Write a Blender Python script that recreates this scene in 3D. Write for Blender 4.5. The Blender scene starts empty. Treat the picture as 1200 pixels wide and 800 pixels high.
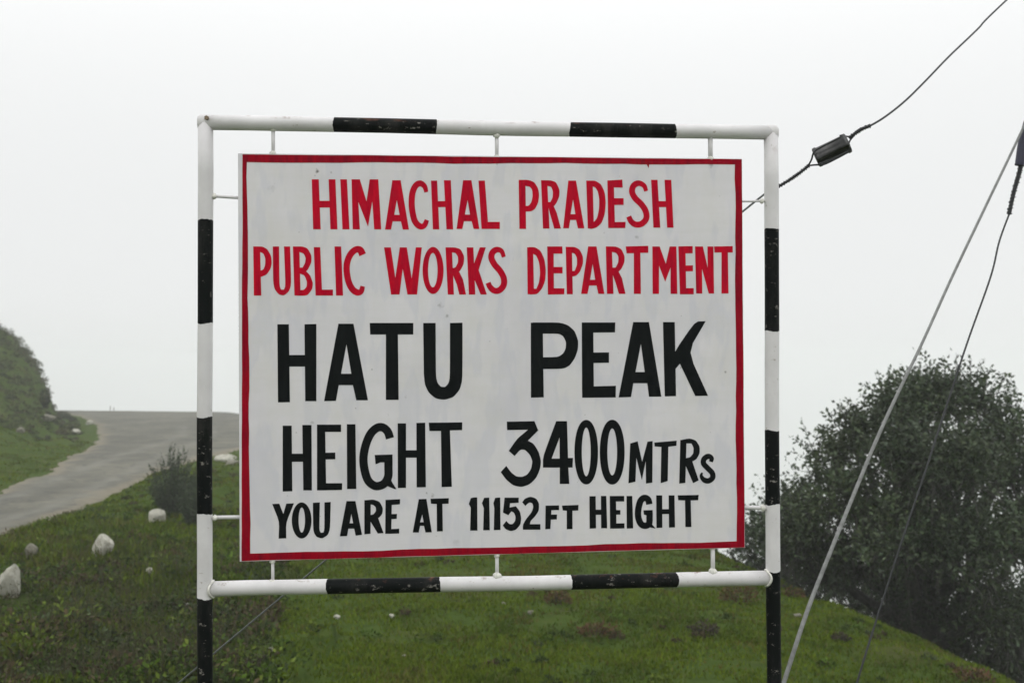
import bpy, bmesh, math, random
import numpy as np
from mathutils import Vector, Matrix
from mathutils.geometry import delaunay_2d_cdt
from mathutils import noise as mnoise

random.seed(7)
RNG = np.random.default_rng(11)
scn = bpy.context.scene
col = scn.collection

# ------------------------------------------------------------------ camera
FPX = 1333.0                      # focal length in pixels of a 1200 px wide picture
PITCH = math.atan(23 / FPX)
CAM = Vector((0, 0, 1.6))
cam_data = bpy.data.cameras.new('camera')
cam = bpy.data.objects.new('camera', cam_data)
col.objects.link(cam)
cam.location = CAM
cam.rotation_euler = (math.pi / 2 + PITCH, 0, 0)
cam_data.sensor_width = 36
cam_data.lens = 36 * FPX / 1200
cam_data.clip_end = 12000
cam_data.dof.use_dof = True
cam_data.dof.focus_distance = 4.0
cam_data.dof.aperture_fstop = 4.5
scn.camera = cam

# ------------------------------------------------------------------ sky and light
SUN_EL, SUN_AZ = math.radians(52), math.radians(200)     # soft sun behind the camera, a little to its left
world = bpy.data.worlds.new('World')
scn.world = world
world.use_nodes = True
nt = world.node_tree
nt.nodes.clear()
w_out = nt.nodes.new('ShaderNodeOutputWorld')
w_bg = nt.nodes.new('ShaderNodeBackground')
w_sky = nt.nodes.new('ShaderNodeTexSky')
w_sky.sky_type = 'NISHITA'
w_sky.sun_disc = False
w_sky.sun_elevation = SUN_EL
w_sky.sun_rotation = SUN_AZ
w_sky.altitude = 3400
w_sky.dust_density = 4
w_hsv = nt.nodes.new('ShaderNodeHueSaturation')
w_hsv.inputs['Saturation'].default_value = 0.12
w_mix = nt.nodes.new('ShaderNodeMixRGB')
w_mix.inputs['Fac'].default_value = 0.92
# even cloud, brightening towards the zenith as an overcast sky does (background strength 0.1)
w_tc = nt.nodes.new('ShaderNodeTexCoord')
w_sep = nt.nodes.new('ShaderNodeSeparateXYZ')
w_rmp = nt.nodes.new('ShaderNodeValToRGB')
w_rmp.color_ramp.interpolation = 'B_SPLINE'
for k_, (p_, v_) in enumerate(((0.0, 0.462), (0.30, 0.478), (1.0, 1.0))):
    e_ = w_rmp.color_ramp.elements[k_] if k_ < 2 else w_rmp.color_ramp.elements.new(p_)
    e_.position = p_
    e_.color = (v_ * 0.99, v_ * 1.0, v_ * 1.0, 1)
w_mul = nt.nodes.new('ShaderNodeMixRGB')
w_mul.blend_type = 'MULTIPLY'
w_mul.inputs['Fac'].default_value = 1.0
w_mul.inputs['Color2'].default_value = (19.3, 19.3, 19.3, 1)
nt.links.new(w_tc.outputs['Generated'], w_sep.inputs[0])
nt.links.new(w_sep.outputs['Z'], w_rmp.inputs[0])
nt.links.new(w_rmp.outputs[0], w_mul.inputs['Color1'])
nt.links.new(w_mul.outputs[0], w_mix.inputs['Color2'])
nt.links.new(w_sky.outputs[0], w_hsv.inputs['Color'])
nt.links.new(w_hsv.outputs[0], w_mix.inputs['Color1'])
nt.links.new(w_mix.outputs[0], w_bg.inputs['Color'])
w_bg.inputs['Strength'].default_value = 0.10
nt.links.new(w_bg.outputs[0], w_out.inputs['Surface'])

sun_data = bpy.data.lights.new('sun', 'SUN')
sun_data.energy = 0.5
sun_data.angle = math.radians(25)
sun_data.color = (1.0, 0.97, 0.93)
sun = bpy.data.objects.new('sun', sun_data)
col.objects.link(sun)
sdir = Vector((math.sin(SUN_AZ) * math.cos(SUN_EL), math.cos(SUN_AZ) * math.cos(SUN_EL), math.sin(SUN_EL)))
sun.rotation_euler = sdir.to_track_quat('Z', 'Y').to_euler()

scn.view_settings.view_transform = 'Standard'
scn.view_settings.look = 'None'
scn.view_settings.exposure = 0.0
scn.view_settings.gamma = 1.0
scn.view_settings.use_curve_mapping = False
scn.render.engine = 'CYCLES'
scn.cycles.volume_bounces = 4
scn.cycles.max_bounces = 8

# ------------------------------------------------------------------ helpers
def ray(px, py):
    c, s = math.cos(PITCH), math.sin(PITCH)
    F, U, R = Vector((0, c, s)), Vector((0, -s, c)), Vector((1, 0, 0))
    return F + R * ((px - 600) / FPX) - U * ((py - 400) / FPX)

def at(px, py, Y):
    d = ray(px, py)
    return CAM + d * (Y / d.y)

def at_arr(px, py, Y):
    c, s = math.cos(PITCH), math.sin(PITCH)
    a = (px - 600) / FPX
    b = (py - 400) / FPX
    dx, dy, dz = a, c + s * b, s - c * b
    return np.stack([dx / dy * Y, Y + 0 * px, CAM.z + dz / dy * Y], -1)

def tag(o, label=None, cat=None, group=None, kind=None):
    if label: o['label'] = label
    if cat: o['category'] = cat
    if group: o['group'] = group
    if kind: o['kind'] = kind
    return o

def empty(name, loc, rz=0):
    o = bpy.data.objects.new(name, None)
    o.empty_display_size = 0.2
    col.objects.link(o)
    o.location = loc
    o.rotation_euler = (0, 0, rz)
    return o

def link(name, me, mat=None, parent=None, smooth=False):
    o = bpy.data.objects.new(name, me)
    col.objects.link(o)
    if mat:
        for m in (mat if isinstance(mat, (list, tuple)) else [mat]):
            me.materials.append(m)
    if smooth:
        me.polygons.foreach_set('use_smooth', [True] * len(me.polygons))
    if parent: o.parent = parent
    return o

def mesh_np(name, V, loops, n_per, attrs=None):
    """fast mesh from numpy: V (n,3); loops flat vertex indices; n_per corners a face"""
    me = bpy.data.meshes.new(name)
    V = np.asarray(V, dtype=np.float32)
    loops = np.asarray(loops, dtype=np.int32).ravel()
    nf = len(loops) // n_per
    me.vertices.add(len(V))
    me.vertices.foreach_set('co', V.ravel())
    me.loops.add(len(loops))
    me.loops.foreach_set('vertex_index', loops)
    me.polygons.add(nf)
    me.polygons.foreach_set('loop_start', np.arange(0, nf * n_per, n_per, dtype=np.int32))
    me.update(calc_edges=True)
    for k, arr in (attrs or {}).items():
        a = me.color_attributes.new(k, 'FLOAT_COLOR', 'POINT')
        c = np.ones((len(V), 4), dtype=np.float32)
        c[:, :3] = arr
        a.data.foreach_set('color', c.ravel())
    return me

# value noise in numpy
def _hash(ix, iy, seed):
    h = (ix.astype(np.int64) * 374761393 + iy.astype(np.int64) * 668265263 + seed * 974634777) & 0xFFFFFFFF
    h = ((h ^ (h >> 13)) * 1274126177) & 0xFFFFFFFF
    return ((h ^ (h >> 16)) & 0xFFFF) / 65535.0

def vnoise(x, y, seed=0):
    ix, iy = np.floor(x), np.floor(y)
    fx, fy = x - ix, y - iy
    fx, fy = fx * fx * (3 - 2 * fx), fy * fy * (3 - 2 * fy)
    a, b = _hash(ix, iy, seed), _hash(ix + 1, iy, seed)
    c, d = _hash(ix, iy + 1, seed), _hash(ix + 1, iy + 1, seed)
    return (a * (1 - fx) + b * fx) * (1 - fy) + (c * (1 - fx) + d * fx) * fy

def fbm(x, y, seed=0, octs=4):
    t, a, s = 0, 0.5, 0
    for k in range(octs):
        t = t + a * vnoise(x * 2 ** k + 17.3 * k, y * 2 ** k - 9.1 * k, seed + k)
        s += a
        a *= 0.5
    return t / s - 0.5

def sstep(a, b, x):
    t = np.clip((x - a) / (b - a), 0, 1)
    return t * t * (3 - 2 * t)

# ------------------------------------------------------------------ materials
def M(name):
    m = bpy.data.materials.new(name)
    m.use_nodes = True
    n = m.node_tree.nodes
    b = n['Principled BSDF']
    return m, m.node_tree, b

def noise_node(t, scale, detail=4, rough=0.6, coord='Object', vec=None, stretch=None):
    tc = t.nodes.new('ShaderNodeTexCoord')
    src = tc.outputs[coord]
    if stretch:
        mp = t.nodes.new('ShaderNodeMapping')
        mp.inputs['Scale'].default_value = stretch
        t.links.new(src, mp.inputs[0])
        src = mp.outputs[0]
    n = t.nodes.new('ShaderNodeTexNoise')
    n.inputs['Scale'].default_value = scale
    n.inputs['Detail'].default_value = detail
    n.inputs['Roughness'].default_value = rough
    t.links.new(src, n.inputs['Vector'])
    return n.outputs['Fac']

def ramp(t, fac, stops):
    r = t.nodes.new('ShaderNodeValToRGB')
    el = r.color_ramp.elements
    while len(el) < len(stops): el.new(0.5)
    for e, (p, c) in zip(el, stops):
        e.position = p
        e.color = tuple(c) + (1,) if len(c) == 3 else c
    t.links.new(fac, r.inputs[0])
    return r.outputs[0]

def mix(t, fac, a, b, mode='MIX'):
    n = t.nodes.new('ShaderNodeMixRGB')
    n.blend_type = mode
    for sock, v in (('Fac', fac), ('Color1', a), ('Color2', b)):
        if isinstance(v, (int, float)): n.inputs[sock].default_value = v
        elif isinstance(v, tuple): n.inputs[sock].default_value = v + (1,) if len(v) == 3 else v
        else: t.links.new(v, n.inputs[sock])
    return n.outputs[0]

def bump(t, b, h, strength=0.3, dist=0.01):
    n = t.nodes.new('ShaderNodeBump')
    n.inputs['Strength'].default_value = strength
    n.inputs['Distance'].default_value = dist
    t.links.new(h, n.inputs['Height'])
    t.links.new(n.outputs[0], b.inputs['Normal'])

def simple(name, base, rough=0.6, var=0.15, scale=20, metallic=0, bmp=0.2, bd=0.003):
    m, t, b = M(name)
    f = noise_node(t, scale)
    lo = tuple(c * (1 - var) for c in base)
    hi = tuple(min(1, c * (1 + var)) for c in base)
    c = ramp(t, f, [(0.3, lo), (0.7, hi)])
    t.links.new(c, b.inputs['Base Color'])
    b.inputs['Roughness'].default_value = rough
    b.inputs['Metallic'].default_value = metallic
    if bmp: bump(t, b, noise_node(t, scale * 3), bmp, bd)
    return m

def paint_pipe(name, base, chip, chip_amt, rough, spec=0.5):
    """oil paint on steel pipe, with brush marks, chips and rust on the upper side"""
    m, t, b = M(name)
    f = noise_node(t, 9, 5, 0.6)
    c = ramp(t, f, [(0.25, tuple(x * 0.82 for x in base)), (0.75, base)])
    ch = ramp(t, noise_node(t, 55, 6, 0.75, stretch=(0.5, 1, 1)), [(chip_amt, (0, 0, 0)), (chip_amt + 0.03, (1, 1, 1))])
    c = mix(t, ch, c, chip)
    dirt = noise_node(t, 7, 7, 0.75, stretch=(1, 1, 0.35))
    c = mix(t, ramp(t, dirt, [(0.50, (0, 0, 0)), (0.75, (0.45, 0.45, 0.45))]), c, tuple(0.6 * x_ + 0.4 * y_ * 0.8 for x_, y_ in zip(base, chip)))
    tc = t.nodes.new('ShaderNodeTexCoord')
    se = t.nodes.new('ShaderNodeSeparateXYZ')
    t.links.new(tc.outputs['Normal'], se.inputs[0])
    up = ramp(t, se.outputs['Z'], [(0.35, (0, 0, 0)), (0.95, (1, 1, 1))])
    rn = ramp(t, noise_node(t, 16, 6, 0.7), [(0.56, (0, 0, 0)), (0.66, (1, 1, 1))])
    rust = mix(t, 1.0, up, rn, 'MULTIPLY')
    c = mix(t, rust, c, (0.16, 0.07, 0.045))
    t.links.new(c, b.inputs['Base Color'])
    b.inputs['Roughness'].default_value = rough
    b.inputs['Specular IOR Level'].default_value = spec
    bump(t, b, noise_node(t, 60, 4), 0.35, 0.0012)
    return m

m_pipe_white = paint_pipe('white_pipe_paint', (0.72, 0.705, 0.71), (0.30, 0.26, 0.21), 0.64, 0.5, 0.35)
m_pipe_black = paint_pipe('black_pipe_paint', (0.004, 0.0055, 0.0055), (0.20, 0.19, 0.17), 0.61, 0.5, 0.06)
m_weld = simple('painted_weld', (0.66, 0.65, 0.6), 0.5, 0.3, 60, bmp=0.5)

def board_material(spots, ghost_rects):
    m, t, b = M('white_board_paint')
    f = noise_node(t, 3.2, 5, 0.6)
    c = ramp(t, f, [(0.25, (0.62, 0.60, 0.64)), (0.5, (0.70, 0.68, 0.71)), (0.8, (0.75, 0.73, 0.75))])
    st = noise_node(t, 5, 5, 0.65, stretch=(3.2, 1, 0.35))
    c = mix(t, ramp(t, st, [(0.35, (0, 0, 0)), (0.75, (0.35, 0.35, 0.35))]), c, (0.62, 0.615, 0.58))
    # ghosts of an older text under the paint, as faint streaks
    g = noise_node(t, 6.0, 3, 0.5, stretch=(2.2, 1, 0.7))
    c = mix(t, ramp(t, g, [(0.50, (0, 0, 0)), (0.57, (0.34, 0.34, 0.34)), (0.72, (0.15, 0.15, 0.15))]), c, (0.52, 0.53, 0.61))
    br = noise_node(t, 26, 5, 0.7, stretch=(0.12, 1, 1.6))
    c = mix(t, ramp(t, br, [(0.42, (0, 0, 0)), (0.72, (0.28, 0.28, 0.28))]), c, (0.60, 0.60, 0.60))
    gr = noise_node(t, 1.7, 7, 0.75)
    c = mix(t, ramp(t, gr, [(0.50, (0, 0, 0)), (0.72, (0.40, 0.40, 0.40))]), c, (0.60, 0.58, 0.50))
    # fine specks
    sp = ramp(t, noise_node(t, 42, 3, 0.6), [(0.735, (0, 0, 0)), (0.76, (0.8, 0.8, 0.8))])
    c = mix(t, sp, c, (0.33, 0.32, 0.30))
    tc = t.nodes.new('ShaderNodeTexCoord')
    wob = t.nodes.new('ShaderNodeTexNoise'); wob.inputs['Scale'].default_value = 70
    t.links.new(tc.outputs['Object'], wob.inputs['Vector'])
    for (x, z, r, dark) in spots:
        d = t.nodes.new('ShaderNodeVectorMath'); d.operation = 'DISTANCE'
        d.inputs[1].default_value = (x, -0.012, z)
        t.links.new(tc.outputs['Object'], d.inputs[0])
        ad = t.nodes.new('ShaderNodeMath'); ad.operation = 'MULTIPLY_ADD'
        t.links.new(wob.outputs['Fac'], ad.inputs[0]); ad.inputs[1].default_value = r * 2.2
        t.links.new(d.outputs['Value'], ad.inputs[2])
        k = t.nodes.new('ShaderNodeMapRange')
        k.inputs['From Min'].default_value = r * 1.9
        k.inputs['From Max'].default_value = r * 1.1
        k.inputs['To Min'].default_value = 0
        k.inputs['To Max'].default_value = dark
        t.links.new(ad.outputs[0], k.inputs['Value'])
        c = mix(t, k.outputs[0], c, (0.10, 0.09, 0.075))
    t.links.new(c, b.inputs['Base Color'])
    b.inputs['Roughness'].default_value = 0.6
    b.inputs['Specular IOR Level'].default_value = 0.3
    bump(t, b, noise_node(t, 2.2, 3), 0.25, 0.02)
    return m

def letter_paint(name, base, dark, rough=0.45):
    m, t, b = M(name)
    f = noise_node(t, 26, 6, 0.75, stretch=(2.2, 1, 0.35))
    c = ramp(t, f, [(0.3, dark), (0.7, base)])
    t.links.new(c, b.inputs['Base Color'])
    b.inputs['Roughness'].default_value = rough
    b.inputs['Specular IOR Level'].default_value = 0.05
    return m

m_red = letter_paint('red_paint', (0.60, 0.001, 0.019), (0.33, 0.001, 0.019))
m_red_border = letter_paint('red_border_paint', (0.36, 0.001, 0.012), (0.17, 0.001, 0.012))
m_black = letter_paint('black_paint', (0.007, 0.009, 0.009), (0.003, 0.004, 0.005), 0.5)
m_steel = simple('galvanised_wire', (0.14, 0.15, 0.15), 0.5, 0.35, 90, 0.6)
m_dark_wire = simple('dark_wire', (0.014, 0.016, 0.018), 0.6, 0.4, 90, 0.0)
m_ceramic = simple('brown_black_glaze', (0.022, 0.022, 0.022), 0.35, 0.5, 40, bmp=0.3)
m_sleeve = simple('navy_sleeve', (0.012, 0.012, 0.035), 0.5, 0.3, 30)
m_pale_cable = simple('pale_grey_cable', (0.17, 0.175, 0.17), 0.6, 0.3, 40)
m_wood_pole = simple('weathered_pole', (0.16, 0.13, 0.10), 0.85, 0.4, 12)

# ------------------------------------------------------------------ terrain height
EDGE = [(12, -60), (9, -10), (6.8, 3), (5.6, 7.5), (5.2, 11), (5.6, 13.3), (5.0, 15.8), (4.55, 19.3), (3.9, 23.5), (0.0, 32), (-7.6, 46.3), (-20.5, 92),
        (-24, 102), (-34, 105), (-60, 112), (-120, 150), (-300, 220)]

def edge_dist(x, y):
    """signed distance to the shoulder of the ridge, positive on the falling side"""
    best = np.full(x.shape, 1e9)
    sign = np.ones(x.shape)
    for (ax, ay), (bx, by) in zip(EDGE[:-1], EDGE[1:]):
        dx, dy = bx - ax, by - ay
        L2 = dx * dx + dy * dy
        t = np.clip(((x - ax) * dx + (y - ay) * dy) / L2, 0, 1)
        d = np.hypot(x - ax - t * dx, y - ay - t * dy)
        cr = dx * (y - ay) - dy * (x - ax)       # left of the walk is the plateau
        upd = d < best - 1e-6
        sign = np.where(upd, np.where(cr > 0, -1.0, 1.0), sign)
        best = np.where(upd, d, best)
    return best * sign

HL = np.array([(-14, 20), (-17.5, 40), (-23.5, 58), (-32.2, 80), (-41, 100), (-60, 130)], float)   # foot of the hill

def hill_s(x, y):
    hx = np.interp(y, HL[:, 1], HL[:, 0])
    return (hx - x)

ROAD_R = []   # filled below: (Y, X)
ROAD_L = []

def base_z(x, y):
    z = -1.40 - 0.0143 * np.clip(y, 0, 105)
    near = -0.145 * np.clip(y, -3, 11)
    z = np.where(y < 11, np.minimum(near, 0.0) * (1.557 / 1.595), z)
    return z

def height(x, y, detail=True):
    z = base_z(x, y)
    rm = road_mask(x, y, 1.2)
    amp = 1 - rm
    r = np.hypot(x, y)
    # hill on the left
    s = hill_s(x, y) + 1.1 * fbm(x * 0.35, y * 0.35, 5) + 0.5 * fbm(x * 1.3, y * 1.3, 25)
    grow = sstep(42, 76, y)
    prof = np.interp(s, [-0.2, 0.3, 0.8, 1.3, 2.1, 2.8, 3.7, 7, 14], [0, 0.15, 0.37, 0.57, 0.75, 0.87, 0.97, 1.25, 1.6])
    gully = 0.9 * fbm(x * 0.45 + 7, y * 0.45, 61) + 0.45 * fbm(x * 1.6, y * 1.6, 63)
    z = z + grow * (6.0 * prof + gully * sstep(0.5, 2.5, s)) * (1 - sstep(100, 125, y))
    # low bank below the hill beside the road
    bank = np.clip((road_lx(y) - 1.5) - x, 0, 12)
    z = z + 0.10 * bank * sstep(15, 40, y) * (1 - sstep(60, 95, y))
    if detail:
        z = z + amp * (0.30 * fbm(x * 0.30, y * 0.30, 1) + 0.20 * fbm(x * 1.3, y * 1.3, 2) * (r < 140)
                       + 0.05 * fbm(x * 5, y * 5, 3) * (r < 60)) * sstep(1, 10, r)
        z = z + amp * 0.22 * sstep(0.0, 0.25, fbm(x * 0.8, y * 0.8, 8)) * (y > 9) * (x < -2)
    d = edge_dist(x, y) + 0.5 * fbm(x * 0.5, y * 0.5, 9) * (r > 8)
    k = 0.8
    sp = np.where(d > 8 * k, d, k * np.log1p(np.exp(np.clip(d / k, -30, 8))))
    fall = 0.80 * sp + 0.0004 * sp * sp
    z = z - fall
    far = 25 * fbm(x * 0.006, y * 0.006, 12) * sstep(60, 400, r) * (d > 0)
    z = z + far
    z = np.maximum(z, -498 + 20 * fbm(x * 0.004, y * 0.004, 14))
    return z - 0.05 * road_mask(x, y, 0.15)

# road edges: pixel traces dropped on the road plane (z = -1.4 - 0.0143 Y)
def ground_plane(px, py):
    d = ray(px, py)
    t = (-1.4 - CAM.z) / (d.z + 0.0143 * d.y)
    p = CAM + d * t
    return p.x, p.y
lower = [(0, 632), (45, 616), (75, 605), (107, 592), (140, 577), (175, 557), (225, 541), (252, 534)]
upper = [(0, 574), (27, 560), (50, 554), (82, 534), (107, 521), (116, 510), (112, 497), (95, 488), (66, 482.5)]
ROAD_R = np.array([(-7.2, -10), (-8.2, 5), (-9.0, 15)] + [ground_plane(*p) for p in lower] + [(-11.2, 60), (-15, 78), (-18, 90), (-20, 104)], float)
ROAD_L = np.array([(-10.5, -10), (-11.4, 5), (-12.4, 17)] + [ground_plane(*p) for p in upper] + [(-47, 106)], float)

def road_lx(y): return np.interp(y, ROAD_L[:, 1], ROAD_L[:, 0])
def road_rx(y): return np.interp(y, ROAD_R[:, 1], ROAD_R[:, 0])
def road_mask(x, y, soft):
    l, r = road_lx(y), road_rx(y)
    return sstep(-soft, soft * 0.2, x - l) * sstep(-soft, soft * 0.2, r - x) * (y < 106) * (y > -10)

def hz(x, y):
    return float(height(np.array([float(x)]), np.array([float(y)]))[0])

def on_ground(px, py, ymin=5.5, ymax=110):
    """first point of the terrain along the view ray through a pixel"""
    Y = np.concatenate([np.arange(ymin, 40, 0.04), np.arange(40, ymax, 0.2)])
    P = at_arr(np.full(Y.shape, float(px)), np.full(Y.shape, float(py)), Y)
    g = height(P[:, 0], P[:, 1])
    hit = np.nonzero(P[:, 2] <= g)[0]
    i = hit[0] if len(hit) else len(Y) - 1
    return Vector((P[i, 0], P[i, 1], g[i]))

# ------------------------------------------------------------------ terrain mesh
def build_terrain():
    rs = np.concatenate([np.geomspace(0.6, 130, 360), np.geomspace(134, 3000, 70)])
    fw = np.radians(np.arange(-30, 30.01, 0.13))
    bk = np.radians(np.arange(31.5, 329, 2.5))
    th = np.concatenate([fw, bk])
    R_, T_ = np.meshgrid(rs, th, indexing='ij')
    X, Y = R_ * np.sin(T_), R_ * np.cos(T_)
    Z = height(X, Y)
    nr, ntc = X.shape
    V = np.stack([X.ravel(), Y.ravel(), Z.ravel()], -1)
    i, j = np.meshgrid(np.arange(nr - 1), np.arange(ntc), indexing='ij')
    j2 = (j + 1) % ntc
    F = np.stack([i * ntc + j, i * ntc + j2, (i + 1) * ntc + j2, (i + 1) * ntc + j], -1)[..., ::-1]
    # cap in the middle
    V = np.vstack([V, [[0, 0, hz(0, 0)]]])
    me = mesh_np('ground', V, F.reshape(-1, 4), 4)
    bm = bmesh.new(); bm.from_mesh(me)
    bm.verts.ensure_lookup_table()
    c = bm.verts[len(V) - 1]
    for k in range(ntc):
        bm.faces.new((c, bm.verts[(k + 1) % ntc], bm.verts[k]))
    bm.normal_update()
    bm.to_mesh(me); bm.free()
    return me

m_ground, t, b = M('turf_soil')
f1 = noise_node(t, 0.55, 6, 0.65)
f2 = noise_node(t, 4.0, 6, 0.7)
c1 = ramp(t, f1, [(0.32, (0.075, 0.062, 0.030)), (0.46, (0.050, 0.085, 0.018)), (0.62, (0.040, 0.072, 0.016)), (0.75, (0.075, 0.085, 0.028))])
c2 = ramp(t, f2, [(0.30, (0.028, 0.036, 0.008)), (0.5, (0.052, 0.080, 0.010)), (0.68, (0.085, 0.095, 0.020)), (0.8, (0.10, 0.075, 0.04))])
t.links.new(mix(t, 0.5, c1, c2), b.inputs['Base Color'])
b.inputs['Roughness'].default_value = 0.95
b.inputs['Specular IOR Level'].default_value = 0.03
bump(t, b, noise_node(t, 14, 6, 0.7), 0.8, 0.05)
ground = link('ground', build_terrain(), m_ground, smooth=True)
tag(ground, kind='structure')

# ------------------------------------------------------------------ road
def build_road():
    ys = np.concatenate([np.arange(-9, 18, 0.5), np.arange(18, 50, 0.16), np.arange(50, 104.6, 0.4)])
    nu = 40
    l = road_lx(ys) + 0.7 * fbm(ys * 0.9, ys * 0 + 3, 31) + 0.6 * fbm(ys * 3.5, ys * 0, 33)
    r = road_rx(ys) + 0.7 * fbm(ys * 0.9, ys * 0 + 8, 35) + 0.6 * fbm(ys * 3.5, ys * 0, 37)
    u = np.linspace(0, 1, nu)
    X = l[:, None] * (1 - u) + r[:, None] * u
    Y = np.repeat(ys[:, None], nu, 1)
    Z = height(X, Y, False) + 0.05 * road_mask(X, Y, 0.15) + 0.012 + 0.03 * fbm(X * 0.5, Y * 0.5, 41)
    edge = np.minimum(u, 1 - u)[None, :] * np.abs(r - l)[:, None]
    Z = Z - 0.07 * (1 - sstep(0, 0.35, edge))
    V = np.stack([X.ravel(), Y.ravel(), Z.ravel()], -1)
    i, j = np.meshgrid(np.arange(len(ys) - 1), np.arange(nu - 1), indexing='ij')
    F = np.stack([i * nu + j, i * nu + j + 1, (i + 1) * nu + j + 1, (i + 1) * nu + j], -1)
    nz = fbm(X * 1.7, Y * 0.9, 44) * 2
    sh = np.clip(1 - sstep(0.1, 0.75, edge + nz * 0.5), 0, 1) * 0.85
    off_ = (u[None, :] - 0.5) * np.abs(r - l)[:, None]
    tr = (np.exp(-((off_ - 0.8) / 0.28) ** 2) + np.exp(-((off_ + 0.8) / 0.28) ** 2)) * (0.35 + nz * 0.4) * (Y < 70)
    tint = np.stack([sh, np.clip(tr, 0, 1), 0 * sh], -1).reshape(-1, 3)
    return mesh_np('road', V, F.reshape(-1, 4), 4, {'tint': tint})
m_road, t, b = M('worn_asphalt')
f1 = noise_node(t, 0.30, 7, 0.75, stretch=(1, 0.6, 1))
c1 = ramp(t, f1, [(0.38, (0.070, 0.068, 0.048)), (0.48, (0.106, 0.102, 0.074)), (0.58, (0.162, 0.154, 0.112))])
f2 = noise_node(t, 2.2, 7, 0.8)
c1 = mix(t, ramp(t, f2, [(0.42, (0, 0, 0)), (0.60, (0.7, 0.7, 0.7))]), c1, (0.07, 0.07, 0.062))
f3 = noise_node(t, 30, 4, 0.7)
c1 = mix(t, ramp(t, f3, [(0.45, (0, 0, 0)), (0.7, (0.35, 0.35, 0.35))]), c1, (0.19, 0.18, 0.15))
vo = t.nodes.new('ShaderNodeTexVoronoi'); vo.feature = 'DISTANCE_TO_EDGE'; vo.inputs['Scale'].default_value = 0.55
tcv = t.nodes.new('ShaderNodeTexCoord')
nz = t.nodes.new('ShaderNodeTexNoise'); nz.inputs['Scale'].default_value = 1.5
va = t.nodes.new('ShaderNodeVectorMath'); va.operation = 'ADD'
t.links.new(tcv.outputs['Object'], nz.inputs['Vector'])
t.links.new(tcv.outputs['Object'], va.inputs[0]); t.links.new(nz.outputs['Color'], va.inputs[1])
t.links.new(va.outputs[0], vo.inputs['Vector'])
c1 = mix(t, ramp(t, vo.outputs['Distance'], [(0.012, (0.6, 0.6, 0.6)), (0.035, (0, 0, 0))]), c1, (0.045, 0.045, 0.038))
at_ = t.nodes.new('ShaderNodeAttribute'); at_.attribute_name = 'tint'
sp_ = t.nodes.new('ShaderNodeSeparateColor')
t.links.new(at_.outputs['Color'], sp_.inputs[0])
c1 = mix(t, sp_.outputs[0], c1, (0.20, 0.175, 0.125))     # gravel shoulder
c1 = mix(t, sp_.outputs[1], c1, (0.20, 0.195, 0.165))     # worn wheel tracks
t.links.new(c1, b.inputs['Base Color'])
b.inputs['Roughness'].default_value = 0.9
bump(t, b, f3, 0.9, 0.03)
road = link('road', build_road(), m_road, smooth=True)
tag(road, kind='structure')

# ------------------------------------------------------------------ the sign
PL = Vector((-1.052, 3.90)); PR = Vector((0.934, 4.10))
ANG = math.atan2(PR.y - PL.y, PR.x - PL.x)
MID = (PL + PR) / 2
gz = min(hz(PL.x, PL.y), hz(PR.x, PR.y))
sign = empty('metal_signboard', (MID.x, MID.y, gz), ANG)
tag(sign, 'white board with red and black hand lettering in a black and white banded pipe frame', 'sign')
ux, uy = math.cos(ANG), math.sin(ANG)

def S(px, py, off=0.0):
    """pixel -> (x, z) in the sign's own frame, on the plane 'off' metres in front of the pipe axes"""
    d = ray(px, py)
    ox, oy = CAM.x - MID.x, CAM.y - MID.y
    nx, ny = uy, -ux                       # towards the camera
    t = (off - (ox * nx + oy * ny)) / (d.x * nx + d.y * ny)
    p = CAM + d * t
    return ((p.x - MID.x) * ux + (p.y - MID.y) * uy, p.z - gz)

PR_ = 0.0258       # pipe radius

def tube(name, pts, rad, mats, parent, mat_ids=None, n=20, cap=True, smooth=True, twist=None):
    """tube along pts; rad a number or a list; mat_ids one a segment"""
    pts = [Vector(p) for p in pts]
    bm = bmesh.new()
    rings = []
    prev = None
    for i, p in enumerate(pts):
        a = pts[max(i - 1, 0)]; c = pts[min(i + 1, len(pts) - 1)]
        d = (c - a).normalized()
        ref = prev if prev is not None else (Vector((0, 1, 0)) if abs(d.y) < 0.9 else Vector((1, 0, 0)))
        u = (ref - d * ref.dot(d)).normalized()
        prev = u
        v = d.cross(u)
        r = rad[i] if isinstance(rad, (list, tuple)) else rad
        rings.append([bm.verts.new(p + (u * math.cos(2 * math.pi * k / n) + v * math.sin(2 * math.pi * k / n)) * r) for k in range(n)])
    for i in range(len(rings) - 1):
        for k in range(n):
            f = bm.faces.new((rings[i][k], rings[i][(k + 1) % n], rings[i + 1][(k + 1) % n], rings[i + 1][k]))
            f.smooth = smooth
            if mat_ids: f.material_index = mat_ids[i]
    if cap:
        bm.faces.new(rings[0][::-1]); bm.faces.new(rings[-1])
    bmesh.ops.recalc_face_normals(bm, faces=bm.faces)
    me = bpy.data.meshes.new(name)
    bm.to_mesh(me); bm.free()
    return link(name, me, mats, parent)

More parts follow.
